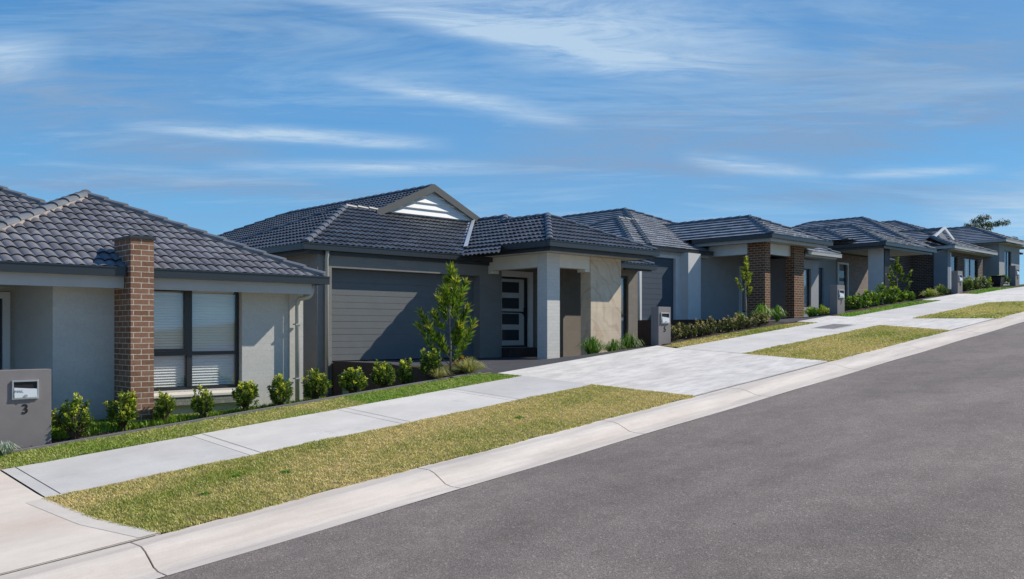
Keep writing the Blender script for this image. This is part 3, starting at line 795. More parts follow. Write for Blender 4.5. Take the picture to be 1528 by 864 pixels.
# entry door
d = MB(); d.box(16.62, 17.91, 1.50, 17.93, 17.99, 1.66); d.box(17.78, 17.91, -.48, 17.93, 17.99, 1.50); d.build('door_frame', M['white'], h2)
d = MB(); d.box(16.69, 18.03, -.47, 17.78, 18.11, 1.50); d.build('screen_door_frame', M['frame'], h2)
d = MB(); d.box(16.74, 17.99, -.42, 17.64, 18.029, 1.44); dr = d.build('entry_door', M['doorleaf'], h2)
for k in range(4):
    z = -.28+k*.445
    MB().box(16.79, 17.983, z, 17.44, 17.9895, z+.30).build('door_glass', M['dglass'], dr)
d = MB(); d.box(17.60, 17.93, .42, 17.66, 17.96, .64); d.tube([(17.62, 17.92, .48), (17.50, 17.91, .48)], .014); d.box(16.74, 17.975, .495, 17.60, 17.982, .53); d.build('handle', M['black'], dr)
# porch
c = MB(); c.box(16.07, 15.55, -.80, 16.535, 15.90, 1.96); c.build('column', M['column'], h2, bevel=.004)
c = MB(); c.box(17.73, 15.55, -.80, 18.99, 15.91, 1.96); c.build('stone_pier', M['stone'], h2, bevel=.004)
b = MB(); b.box(16.537, 15.58, 1.615, 17.728, 15.85, 1.958); b.box(16.10, 15.902, 1.615, 16.37, 17.79, 1.958); b.build('beam', M['cream'], h2)
d = MB(); d.box(16.10, 17.66, 1.53, 16.37, 17.795, 1.613); d.build('beam_bracket', M['cream'], h2); d = MB(); d.box(17.54, 15.58, 1.54, 17.726, 15.85, 1.613); d.build('beam_bracket', M['cream'], h2)
s = MB(); s.box(15.62, 15.04, 1.965, 19.68, 18.3, 1.985); s.box(19.0, 16.25, 1.825, 21.3, 16.8, 1.84); s.build('soffit', M['soffit'], h2)
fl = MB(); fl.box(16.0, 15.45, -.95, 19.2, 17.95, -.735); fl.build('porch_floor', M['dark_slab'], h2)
# roofs
ZP = 2.16; ZG = 1.95
r = Roof(2, 'cap2', .096)
# main body with the gable
r.plane([(11.5, 20.45, ZG), (11.5, 33.7, ZG), (16.3, 28.9, 4.187), (16.3, 20.45, 4.187)], (1, 0, 0))
r.plane([(21.1, 20.45, ZG), (21.1, 33.7, ZG), (16.3, 28.9, 4.187), (16.3, 20.45, 4.187)], (-1, 0, 0))
r.plane([(11.5, 33.7, ZG), (21.1, 33.7, ZG), (16.3, 28.9, 4.187)], (0, -1, 0))
r.cap((16.3, 20.5, 4.187), (16.3, 28.9, 4.187)); r.cap((11.5, 33.7, ZG), (16.3, 28.9, 4.187)); r.cap((21.1, 33.7, ZG), (16.3, 28.9, 4.187))
# garage wing
ZT = ZG+P2*3.03
r.plane([(10.45, 17.7, ZG), (17.9, 17.7, ZG), (17.9, 20.73, ZT), (13.48, 20.73, ZT)], (0, 1, 0))
r.plane([(10.45, 17.7, ZG), (13.48, 20.73, ZT), (10.45, 23.76, ZG)], (1, 0, 0))
r.plane([(10.45, 23.76, ZG), (13.48, 20.73, ZT), (14.5, 20.73, ZT), (13.0, 23.76, ZG)], (0, -1, 0))
r.cap((10.45, 17.7, ZG), (13.48, 20.73, ZT)); r.cap((10.45, 23.76, ZG), (13.48, 20.73, ZT)); r.cap((13.48, 20.73, ZT), (14.6, 20.73, ZT))
# entry wing
ZW = 1.90
A = (18.1, 19.25, ZW+P2*3.1)
r.plane([(15.0, 16.15, ZW), (15.0, 21.5, ZW), (18.1, 21.5, A[2]), A], (1, 0, 0))
r.plane([(21.2, 16.15, ZW), (21.2, 20.45, ZW), (18.1, 20.45, A[2]), A], (-1, 0, 0))
r.plane([(17.7, 16.15, ZW), (21.2, 16.15, ZW), A, (17.7, 19.0, ZW+P2*2.85)], (0, 1, 0))
r.cap((21.2, 16.15, ZW), A); r.cap(A, (18.1, 21.4, A[2])); r.cap((17.55, 18.7, A[2]-P2*.55), A)
# porch
B = (17.645, 17.055, ZP+P2*2.105)
r.plane([(15.54, 14.95, ZP), B, (17.645, 20, B[2]), (15.54, 18.4, ZP)], (1, 0, 0))
r.plane([(19.75, 14.95, ZP), B, (17.645, 20, B[2]), (19.75, 18.0, ZP)], (-1, 0, 0))
r.plane([(15.54, 14.95, ZP), (19.75, 14.95, ZP), B], (0, 1, 0))
r.cap((15.54, 14.95, ZP), B); r.cap((19.75, 14.95, ZP), B); r.cap(B, (17.645, 18.9, B[2]))
ro2 = r.build(h2)
v = MB(); V0 = Vector((15.50, 18.10, ZP+.04)); V1 = Vector((18.0, 20.62, 3.38)); sd = Vector((1, -1, 0)).normalized()*.10
v.quad(V0-sd, V0+sd*.2, V1+sd*.2+Vector((0, 0, .03)), V1-sd+Vector((0, 0, .03))); v.quad(V0+Vector((-.02, 0, .05)), V0+sd+Vector((0, 0, .07)), V1+sd+Vector((0, 0, .1)), V1+Vector((0, 0, .08)))
v.build('valley_flashing', M['valley'], ro2)
# gable
g = MB(); y = 20.5
zb = 3.33; ap = 4.19
n = 0; z = zb
while z < ap-.1:
    z1 = min(z+.185, ap-.02)
    hw0 = (ap-z)/P2; hw1 = (ap-z1)/P2
    g.quad((16.3-hw0, y-.05, z+.022), (16.3+hw0, y-.05, z+.022), (16.3+hw1, y, z1), (16.3-hw1, y, z1)); g.quad((16.3+hw0, y-.05, z+.022), (16.3-hw0, y-.05, z+.022), (16.3-hw0, y, z-.01), (16.3+hw0, y, z-.01)); z = z1
g = g.build('gable_cladding', M['white'], h2)
g = MB()
for sgn in (-1, 1):
    hw = (ap-3.30)/P2+.12
    pts = [(16.3, ap+.10), (16.3+sgn*hw, ap+.10-hw*P2), (16.3+sgn*hw, ap-.10-hw*P2), (16.3, ap-.12)]
    if sgn < 0: pts = pts[::-1]
    g.prism(pts, 20.36, 20.42)
    pts = [(16.3, ap+.02), (16.3+sgn*hw, ap+.02-hw*P2), (16.3+sgn*hw, ap-.0-hw*P2), (16.3, ap-.0)]
    if sgn < 0: pts = pts[::-1]
    g.prism(pts, 20.42, 20.5)
g.build('barge_board', M['barge'], h2)
# gutters and fascias
g = MB(); gutter(g, [(10.37, 17.62), (16.38, 17.62)], ZG, [(0, -1)]); gutter(g, [(10.37, 17.75), (10.37, 23.8)], ZG, [(-1, 0)]); gutter(g, [(11.42, 23.95), (11.42, 33.7)], ZG, [(-1, 0)])
gutter(g, [(15.46, 14.87), (19.83, 14.87)], ZP, [(0, -1)]); gutter(g, [(15.46, 15.0), (15.46, 18.15)], ZP, [(-1, 0)]); gutter(g, [(19.83, 15.0), (19.83, 17.2)], ZP, [(1, 0)])
gutter(g, [(19.3, 16.07), (21.3, 16.07)], ZW, [(0, -1)]); gutter(g, [(21.3, 16.2), (21.3, 33)], ZW, [(1, 0)])
g.build('gutter', M['gutter'], h2)
g = MB(); g.box(10.5, 17.745, ZG-.20, 16.3, 17.80, ZG-.02); g.box(10.55, 17.8, ZG-.2, 10.6, 23.7, ZG-.05)
g.box(15.60, 15.0, ZP-.21, 19.7, 15.04, ZP-.1); g.box(15.60, 15.04, ZP-.21, 15.64, 18.2, ZP-.1); g.box(19.66, 15.04, ZP-.21, 19.7, 17, ZP-.1)
g.box(19.95, 16.2, ZW-.16, 21.2, 16.25, ZW-.02); g.build('fascia', M['fascia'], h2)
t = MB(); t.tube([(11.02, 17.70, ZG-.1), (11.02, 17.70, ZG-.2), (11.03, 17.75, ZG-.3), (11.03, 17.74, -1.5)], .045, 10); t.build('downpipe', M['pipe'], h2, smooth=True)
# driveway and its retaining edge
def zd2(X, Y):
    t = min(1, max(0, (Y-13.2)/2.6)); t = t*t*(3-2*t)
    return (zs(X, 13.2)+.012)*(1-t) + (-.74)*t
def drive(name, x0, x1, y1, zf, n=12):
    mb = MB(); xx = frange(x0, x1, .5); yy = frange(13.2, y1, .3)
    for j in range(len(yy)-1):
        for i in range(len(xx)-1):
            mb.quad(*[(a, b, zf(a, b)) for a, b in ((xx[i], yy[j]), (xx[i+1], yy[j]), (xx[i+1], yy[j+1]), (xx[i], yy[j+1]))])
        for x in (x0,):
            mb.quad((x, yy[j], zf(x, yy[j])), (x, yy[j+1], zf(x, yy[j+1])), (x, yy[j+1], zf(x, yy[j+1])-.12), (x, yy[j], zf(x, yy[j])-.12))
    tag(mb.build(name, M['dark_slab']), kind='structure')
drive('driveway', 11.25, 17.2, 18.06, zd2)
def retaining(x, ya, yb, ztop, zbot, label, g=None):
    mb = MB(); yy = frange(ya, yb, .4)
    for a, b in zip(yy, yy[1:]):
        for (x0, x1) in ((x-.08, x-.002),):
            za, zb_ = ztop(a), ztop(b)
            q = [(x0, a, za), (x1, a, za), (x1, b, zb_), (x0, b, zb_)]; mb.quad(*q)
            mb.quad((x0, b, zbot), (x0, a, zbot), (x0, a, za), (x0, b, zb_))
            if a == yy[0]: mb.quad((x0, a, zbot), (x1, a, zbot), (x1, a, za), (x0, a, za))
    o = mb.build('retaining_wall', M['darkgrey']); tag(o, label, 'retaining wall', g)
retaining(11.25, 13.45, 17.7, lambda y: max(zd2(11.25, y), -.82)+.03 if y > 13.9 else zd2(11.25, y)+.03, -1.7, 'dark brown retaining wall under the side of the driveway at the charcoal garage door')

# ================================================================== HOUSE 3
h3 = thing('house', 'pale grey house with two dark brown brick porch columns and a pale roof beam', 'house', (28, 17, .3), GRP)
F3 = .34; P3 = .414
Z3 = 3.27; G3 = 2.82
w = MB()
wall_open(w, 23.3, 26.55, 18.4, 18.6, 0, G3-.1, [(23.55, 25.45, F3, 2.50)])
w.box(25.70, 18.05, 0, 26.45, 18.398, G3-.12)
w.build('garage_wall', M['lightwall'], h3)
w = MB(); wall_open(w, 26.70, 33.0, 18.6, 18.8, 0, 3.0, [(31.3, 32.1, .6, 2.5)]); w.box(23.3, 18.6, 0, 23.5, 30, G3-.1); w.box(32.8, 18.8, 0, 33.0, 30, G3-.1); w.box(23.5, 29.8, 0, 32.8, 30, G3-.1)
w.build('wall', M['greywall'], h3)
w = MB(); w.box(30.9, 17.0, 0, 31.1, 18.598, 2.75); wall_open(w, 31.1, 33.0, 17.0, 17.2, 0, 2.75, [(31.5, 32.4, .9, 2.4)]); w.box(32.8, 17.2, 0, 33.0, 18.6, 2.75); w.build('front_wall', M['greywall'], h3)
window(h3, 31.5, 32.4, 17.08, .9, 2.4, (31.95,), blind=True)
window(h3, 31.32, 32.08, 18.68, .62, 2.48, blind=True)
window(h3, 29.9, 30.8, 18.5, .7, 2.35, (30.3,), blind=True)
d = MB(); wframe(d, 29.78, 30.9, 18.49, 18.598, .6, 2.45, .09); d.build('window_trim', M['white'], h3)
garage_door(h3, 23.55, 25.45, 18.5, F3, 2.50, 6, 'door_blue')
d = MB(); d.box(26.56, 18.50, F3, 26.68, 18.66, 2.4); d.build('sidelight', M['black'], h3)
d = MB(); d.box(26.69, 18.42, F3, 26.80, 18.598, 2.55); d.build('door_frame', M['white'], h3)
c = MB(); c.box(27.70, 16.25, 0, 28.05, 16.95, Z3-.17); c.build('brick_column', M['dark_brick'], h3)
c = MB(); c.box(29.72, 16.25, 0, 30.43, 16.60, Z3-.17); c.build('brick_column', M['dark_brick'], h3)
b = MB(); b.box(28.052, 16.40, 2.70, 29.718, 16.58, Z3-.19); b.box(27.74, 16.952, 2.70, 27.98, 18.59, Z3-.19); b.build('beam', M['white'], h3)
d = MB(); d.box(30.62, 16.6, .2, 30.74, 16.72, Z3-.19); d.build('timber_post', M['oak'], h3)
s = MB(); s.box(27.28, 15.81, Z3-.185, 31.2, 18.6, Z3-.165); s.build('soffit', M['soffit'], h3)
fl = MB(); fl.box(27.3, 15.9, 0, 31, 18.59, F3); fl.build('porch_floor', M['dark_slab'], h3)
r = Roof(3, 'cap3', .105)
r.hip(23.8, 34.5, 18.3, 32.6, G3, P3)
T = (26.4, 21.8, G3+P3*3.5)
r.plane([(22.9, 18.3, G3), (27.5, 18.3, G3), (28.5, 21.8, T[2]), T], (0, 1, 0)); r.plane([(22.9, 18.3, G3), T, (22.9, 25.3, G3)], (1, 0, 0)); r.plane([(22.9, 25.3, G3), T, (28, 21.8, T[2]), (25, 25.3, G3)], (0, -1, 0))
r.cap((22.9, 18.3, G3), T); r.cap((22.9, 25.3, G3), T); r.cap(T, (27.6, 21.8, T[2]))
A, B = r.hip(27.2, 31.4, 15.72, 23.2, Z3, P3+.03, back=False)
r.hip(28.0, 33.6, 16.45, 23.5, 2.98, P3+.09, back=False)
r.build(h3)
g = MB(); gutter(g, [(22.82, 18.22), (27.5, 18.22)], G3, [(0, -1)]); gutter(g, [(22.82, 18.35), (22.82, 25.3)], G3, [(-1, 0)])
gutter(g, [(27.12, 15.64), (31.48, 15.64)], Z3, [(0, -1)]); gutter(g, [(27.12, 15.77), (27.12, 18.9)], Z3, [(-1, 0)]); gutter(g, [(31.48, 15.77), (31.48, 16.4)], Z3, [(1, 0)])
g.build('gutter', M['gutter'], h3)
g = MB(); gutter(g, [(31.0, 16.37), (33.68, 16.37)], 2.98, [(0, -1)]); gutter(g, [(33.68, 16.5), (33.68, 20)], 2.98, [(1, 0)]); g.box(31.0, 16.49, 2.8, 33.5, 16.53, 2.86); g.box(31.0, 16.53, 2.79, 33.5, 17.2, 2.81); g.build('side_gutter', M['fascia_grey'], h3)
g = MB(); g.box(27.25, 15.77, Z3-.22, 31.3, 15.81, Z3-.1); g.box(27.25, 15.81, Z3-.22, 27.28, 18.9, Z3-.1); g.box(23.0, 18.35, G3-.2, 27.4, 18.39, G3-.05); g.build('fascia', M['fascia_grey'], h3)
t = MB(); t.tube([(22.95, 18.18, G3-.02-.1), (22.95, 18.18, G3-.28), (23.0, 18.2, G3-.34), (23.15, 18.3, G3-.38), (23.28, 18.34, G3-.44), (23.3, 18.34, G3-.6), (23.3, 18.34, 0)], .05, 10); t.build('downpipe', M['pipe_w'], h3, smooth=True)
def zd3(X, Y):
    t = min(1, max(0, (Y-13.2)/2.6)); t = t*t*(3-2*t); return (zs(X, 13.2)+.012)*(1-t)+(F3-.03)*t
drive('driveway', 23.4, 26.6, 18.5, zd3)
retaining(22.2, 14.2, 18.3, lambda y: pad(22.3)+.03, -1.2, 'dark low retaining wall behind the letterbox by the stone clad porch')
retaining(23.4, 13.6, 18.3, lambda y: zd3(23.4, y)+.03, -.9, 'dark retaining wall beside the driveway behind the row of low burgundy shrubs')

# ================================================================== HOUSE 4
h4 = thing('house', 'taupe brick house with a wide pale blue grey entrance pier behind green garden bushes', 'house', (39, 18, .84), GRP)
F4 = .9; Z4 = 3.71; G4 = 3.42
w = MB(); wall_open(w, 34.0, 38.5, 19.0, 19.2, .3, 3.4, [(34.6, 37.35, F4, 2.78)]); w.build('garage_wall', M['greywall'], h4)
garage_door(h4, 34.6, 37.35, 19.08, F4, 2.78, 6, 'bluepanel')
w = MB(); wall_open(w, 38.5, 42.8, 19.0, 19.2, .3, 3.55, [(38.75, 39.55, F4, 3.02)]); w.box(34, 19.2, .3, 34.2, 31, 3.4); w.box(42.6, 19.2, .3, 42.8, 31, 3.4); w.box(34.2, 30.8, .3, 42.6, 31, 3.4); w.build('wall', M['mid_brick'], h4)
d = MB(); d.box(38.75, 19.06, F4, 39.55, 19.12, 3.02); d = d.build('entry_door', M['bluepanel'], h4)
for k in range(3): MB().box(38.9, 19.045, 1.45+k*.48, 39.4, 19.058, 1.78+k*.48).build('door_glass', M['dglass'], d)
d = MB(); wframe(d, 38.64, 39.68, 18.95, 19.05, F4, 3.12, .09); d.build('door_frame', M['white'], h4)
c = MB(); c.box(38.0, 16.6, .5, 38.55, 17.28, Z4-.16); c.build('entrance_pier', M['lightwall'], h4, bevel=.01)
c = MB(); c.box(38.02, 16.56, .5, 38.56, 16.597, Z4-.17); c.build('pier_front_cladding', M['black'], h4)
s = MB(); s.box(37.3, 16.3, Z4-.18, 42.4, 19.2, Z4-.16); s.build('soffit', M['soffit'], h4)
r = Roof(3, 'cap3', .105)
r.hip(37.2, 42.5, 16.2, 26, Z4, .42, back=False)
r.hip(33.8, 44.2, 18.8, 31.5, G4, .40)
r.hip(36.6, 40.2, 17.6, 24, Z4+.15, .38, back=False)
r.build(h4)
g = MB(); gutter(g, [(37.12, 16.12), (42.58, 16.12)], Z4, [(0, -1)]); gutter(g, [(37.12, 16.25), (37.12, 18.9)], Z4, [(-1, 0)]); gutter(g, [(33.7, 18.72), (38.2, 18.72)], G4, [(0, -1)]); gutter(g, [(33.7, 18.85), (33.7, 30)], G4, [(-1, 0)])
g.box(37.26, 16.25, Z4-.22, 42.4, 16.29, Z4-.1); g.box(37.25, 16.3, Z4-.22, 37.29, 18.9, Z4-.1); g.build('gutter', M['gutter'], h4)
def zd4(X, Y):
    t = min(1, max(0, (Y-13.2)/2.6)); t = t*t*(3-2*t); return (zs(X, 13.2)+.012)*(1-t)+(F4-.03)*t
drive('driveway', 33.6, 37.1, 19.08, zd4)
retaining(33.6, 13.6, 18.8, lambda y: zd4(33.6, y)+.05, .1, 'low dark retaining wall beside the driveway of the taupe brick house')

def zd5(X, Y):
    t = min(1, max(0, (Y-13.2)/2.6)); t = t*t*(3-2*t); return (zs(X, 13.2)+.012)*(1-t)+1.76*t
drive('driveway', 41.3, 44.6, 19.2, zd5)
retaining(41.3, 13.7, 18.8, lambda y: zd5(41.3, y)+.05, .6, 'long low dark retaining wall in front of the dark brick recess of the gablet house')

# ================================================================== HOUSE 5
h5 = thing('house', 'charcoal brick house with a tiny white edged gablet on its front roof', 'house', (50, 18, 1.75), GRP)
F5 = 1.78; Z5 = 4.27
w = MB(); w.box(44.0, 19.3, 1.2, 47.6, 19.5, 4.1); w.box(44, 19.5, 1.2, 44.2, 31, 4.1); w.box(52.8, 18.4, 1.2, 53.0, 31, 4.1); w.box(44.2, 30.8, 1.2, 52.8, 31, 4.1); w.box(47.6, 18.2, 1.2, 47.8, 19.5, 4.1)
wall_open(w, 48.05, 53.0, 17.6, 17.8, 1.2, 4.1, [(48.3, 49.3, 2.1, 3.9), (50.3, 52.3, 1.8, 3.9)]); w.build('wall', M['deep_brick'], h5)
window(h5, 48.3, 49.3, 17.66, 2.1, 3.9); window(h5, 50.3, 52.3, 17.66, 1.8, 3.9, (51.3,))
w = MB(); w.box(47.4, 17.4, 1.2, 47.75, 18.1, 4.1); w.box(47.8, 17.48, 1.2, 48.04, 17.8, 4.1); w.build('corner_pier', M['bluewall'], h5)
c = MB(); c.box(47.752, 17.395, 1.4, 47.85, 17.45, 4.0); c.build('downpipe', M['pipe_w'], h5)
r = Roof(3, 'cap3', .105)
zr5 = Z5+.4*3.05; zl = Z5+.4*1.8
r.plane([(47.1, 17, Z5), (47.1, 24, Z5), (50.15, 24, zr5), (50.15, 18.7, zr5), (48.9, 18.8, zl)], (1, 0, 0))
r.plane([(53.2, 17, Z5), (53.2, 24, Z5), (50.15, 24, zr5), (50.15, 18.7, zr5), (51.4, 18.8, zl)], (-1, 0, 0))
r.plane([(47.1, 17, Z5), (53.2, 17, Z5), (51.4, 18.8, zl), (48.9, 18.8, zl)], (0, 1, 0))
r.cap((47.1, 17, Z5), (48.9, 18.8, zl)); r.cap((53.2, 17, Z5), (51.4, 18.8, zl)); r.cap((50.15, 18.7, zr5), (50.15, 24, zr5))
r.hip(43.8, 47.6, 18.9, 26, Z5-.05, .40, back=False)
r.hip(45.6, 56.0, 18.2, 32, Z5+.01, .44)
r.build(h5)
g = MB()
g.prism([(48.95, zl+.02), (51.35, zl+.02), (50.15, zr5-.02)], 18.82, 18.86); g.build('gable_panel', M['bluewall'], h5)
g = MB()
for sgn in (-1, 1):
    pts = [(50.15, zr5+.16), (50.15+sgn*1.4, zl+.04), (50.15+sgn*1.2, zl), (50.15, zr5+.0)]
    if sgn < 0: pts = pts[::-1]
    g.prism(pts, 18.55, 18.62)
g.build('barge_board', M['white'], h5)
g = MB(); gutter(g, [(47.02, 16.92), (53.3, 16.92)], Z5, [(0, -1)]); gutter(g, [(47.02, 17.05), (47.02, 19)], Z5, [(-1, 0)]); gutter(g, [(43.7, 18.82), (47.0, 18.82)], Z5-.05, [(0, -1)])
g.build('gutter', M['fascia_grey'], h5)
s = MB(); s.box(47.15, 17.05, Z5-.17, 53.1, 17.6, Z5-.15); s.build('soffit', M['soffit'], h5)

# ================================================================== HOUSE 6
h6 = thing('house', 'farthest pale house at the top of the street with a wide overhanging roof', 'house', (58, 18, 2.5), GRP)
Z6 = 5.2
w = MB(); w.box(55.0, 19.4, 2, 56, 19.6, 4.9); wall_open(w, 56.0, 59.6, 17.7, 17.9, 2, 5.05, [(56.9, 58.1, 3.0, 4.7)]); w.box(56.0, 17.9, 2, 56.2, 30, 5.05); w.box(59.4, 17.9, 2, 59.6, 30, 5.05); w.box(56.2, 29.8, 2, 59.4, 30, 5.05); w.build('wall', M['greywall'], h6)
window(h6, 56.9, 58.1, 17.76, 3.0, 4.7, (57.5,))
w = MB(); w.box(53.6, 19.6, 1.6, 56.0, 19.8, 4.8); w.build('side_wall', M['bluewall'], h6)
s = MB(); s.box(55.5, 17.3, Z6-.17, 60.9, 19, Z6-.15); s.build('soffit', M['soffit'], h6)
r = Roof(3, 'cap3', .105)
r.hip(55.4, 60.9, 17.2, 26, Z6, .41, back=False); r.hip(53.4, 65.2, 19.2, 33, Z6-.15, .37)
r.build(h6)
g = MB(); gutter(g, [(55.32, 17.12), (60.98, 17.12)], Z6, [(0, -1)]); gutter(g, [(55.32, 17.25), (55.32, 20)], Z6, [(-1, 0)]); gutter(g, [(53.3, 19.12), (55.3, 19.12)], Z6-.15, [(0, -1)]); gutter(g, [(53.3, 19.25), (53.3, 30)], Z6-.15, [(-1, 0)]); g.build('gutter', M['fascia_grey'], h6)

# fence at the top
fn = thing('fence', 'black picket fence at the crest of the street beyond the last house', 'fence', (62, 17.6, 2.7))
mb = MB(); x = 60.6
while x < 70: mb.box(x, 17.6, 2.5, x+.05, 17.64, 4.0); x += .28
mb.build('pickets', M['black'], fn)
mb = MB(); mb.box(60.6, 17.645, 3.8, 70, 17.68, 3.87); mb.box(60.6, 17.645, 2.9, 70, 17.68, 2.97); mb.build('rails', M['black'], fn)

# ------------------------------------------------------------------ letterboxes
def text_mesh(name, body, size, loc, mat, parent, depth=.008):
    cu = bpy.data.curves.new('t', 'FONT'); cu.body = body; cu.size = size; cu.extrude = depth; cu.align_x = 'CENTER'; cu.offset = .0
    o = bpy.data.objects.new('t', cu); COL.objects.link(o)
    dg = bpy.context.evaluated_depsgraph_get(); me = bpy.data.meshes.new_from_object(o.evaluated_get(dg))
    bpy.data.objects.remove(o); bpy.data.curves.remove(cu)
    me.transform(Matrix.Translation(loc) @ Matrix.Rotation(math.pi/2, 4, 'X'))
    return link_mesh(name, me, mat, parent)
def letterbox(x1, yf, wdt, dep, zb, h, num, label, dx=None, far=False):
    x0 = x1-wdt
    t = thing('letterbox', label, 'letterbox', (x1, yf, zb), 'rendered letterbox pillars along the footpath')
    b = MB(); b.box(x0, yf, zb-.25, x1, yf+dep, zb+h); b.build('pillar', M['pillar'], t, bevel=.006)
    cx = dx if dx else (x0+x1)/2; zt = zb+h-.145; iw = .17; ih = .265
    f = MB(); wframe(f, cx-iw, cx+iw, yf-.028, yf+.01, zt-ih, zt, .022); f = f.build('mail_slot_frame', M['steel'], t, bevel=.003)
    MB().box(cx-iw+.022, yf-.004, zt-ih+.02, cx+iw-.022, yf+.008, zt-.02).build('slot_recess', M['black'], f)
    fl = MB(); fl.quad((cx-iw+.026, yf-.045, zt-ih+.03), (cx+iw-.026, yf-.045, zt-ih+.03), (cx+iw-.026, yf-.030, zt-.125), (cx-iw+.026, yf-.030, zt-.098))
    fl.box(cx-iw+.026, yf-.044, zt-ih+.022, cx+iw-.026, yf-.006, zt-ih+.03); fl.quad((cx-iw+.026, yf-.030, zt-.125), (cx+iw-.026, yf-.030, zt-.125), (cx+iw-.03, yf-.006, zt-.120), (cx-iw+.03, yf-.006, zt-.120)); fl.build('flap', M['flap'], f)
    lo = MB(); lo.tube([(cx, yf-.058, zt-.215), (cx, yf-.03, zt-.215)], .020, 14); lo.build('lock', M['steel'], f)
    if not far: text_mesh('lettering', 'MAIL', .05, (cx-.085, yf-.040, zt-.168), M['pillar'], f, .001)
    for q, ch in enumerate(num): text_mesh('house_number', ch, .19, (cx+(q-(len(num)-1)/2)*.10, yf-.005, zt-ih-.20), M['brass'], t, .0045)
letterbox(3.97, 13.65, .86, .22, -1.68, 1.13, '3', 'wide grey rendered letterbox pillar with number 3 in front of the brown brick pier house', 3.63)
letterbox(18.05, 13.2, .50, .23, -.42, 1.0, '5', 'grey letterbox pillar standing at the corner of the paved crossing by the stone clad porch', far=True)
letterbox(27.35, 13.2, .50, .25, .44, 1.0, '7', 'grey letterbox pillar right of the second brick column at the bright green bushes', far=True)
letterbox(37.5, 13.2, .50, .25, 1.38, .98, '9', 'narrow grey letterbox pillar in front of the charcoal brick house with the gablet', far=True)
letterbox(44.4, 13.2, .50, .25, 1.97, .95, '11', 'farthest grey letterbox pillar near the black fence at the crest', far=True)

# utility cabinet by the first house
u = thing('utility_cabinet', 'green utility cabinet standing behind the shrubs between the first two houses', 'cabinet', (9.6, 14.6, -1.5))
b = MB(); b.box(9.55, 14.5, -1.5, 9.80, 14.8, -.86); b.build('cabinet_body', M['green_box'], u, bevel=.01)
b = MB(); b.box(9.53, 14.47, -.86, 9.82, 14.82, -.82); b.build('lid', M['green_box'], u, bevel=.01)

# ------------------------------------------------------------------ plants
class Leaves:
    def __init__(s): s.p = []; s.d = []; s.l = []; s.w = []; s.c = []; s.dr = []
    def add(s, p, d, l, w, c, droop=.25): s.p.append(tuple(p)); s.d.append(tuple(d)); s.l.append(l); s.w.append(w); s.c.append(c); s.dr.append(droop)
    def mesh(s, name, parent, seed=0, mat='leaf'):
        g = np.random.default_rng(seed)
        P = np.array(s.p); D = np.array(s.d); D /= np.linalg.norm(D, axis=1)[:, None]+1e-9
        L = np.array(s.l)[:, None]; W = np.array(s.w)[:, None]; C = np.array(s.c); n = len(P); DR = np.array(s.dr)[:, None]
        rnd = g.normal(size=(n, 3)); rnd[:, 2] = np.abs(rnd[:, 2])*.6+.5
        S = np.cross(D, rnd); S /= np.linalg.norm(S, axis=1)[:, None]+1e-9
        N = np.cross(S, D)
        down = np.array([0, 0, -1.])
        m = P+D*L*.5+down*DR*L*.08; tip = P+D*L+down*DR*L*.45
        V = np.empty((n*5, 3)); V[0::5] = P; V[1::5] = m-S*W*.5+N*W*.14; V[2::5] = m-N*W*.04; V[3::5] = m+S*W*.5+N*W*.14; V[4::5] = tip
        me = bpy.data.meshes.new(name); me.vertices.add(n*5); me.vertices.foreach_set('co', V.ravel())
        i = np.arange(n)*5
        lp = np.stack([i, i+2, i+1, i, i+3, i+2, i+1, i+2, i+4, i+2, i+3, i+4], 1).ravel()
        me.loops.add(n*12); me.loops.foreach_set('vertex_index', lp)
        me.polygons.add(n*4); me.polygons.foreach_set('loop_start', np.arange(n*4)*3)
        v = .75+.5*g.random((n, 1))
        C4 = np.concatenate([np.clip(C*v, 0, 1), np.ones((n, 1))], 1)
        ca = me.color_attributes.new('Col', 'FLOAT_COLOR', 'POINT'); ca.data.foreach_set('color', np.repeat(C4, 5, 0).ravel())
        me.update(); me.validate()
        return link_mesh(name, me, M[mat], parent)
def lerp(a, b, t): return tuple(a[i]*(1-t)+b[i]*t for i in range(3))
def rdir(g, zmin=-1):
    while True:
        v = Vector((g.gauss(0, 1), g.gauss(0, 1), g.gauss(0, 1)))
        if v.length > .01:
            v.normalize()
            if v.z >= zmin: return v
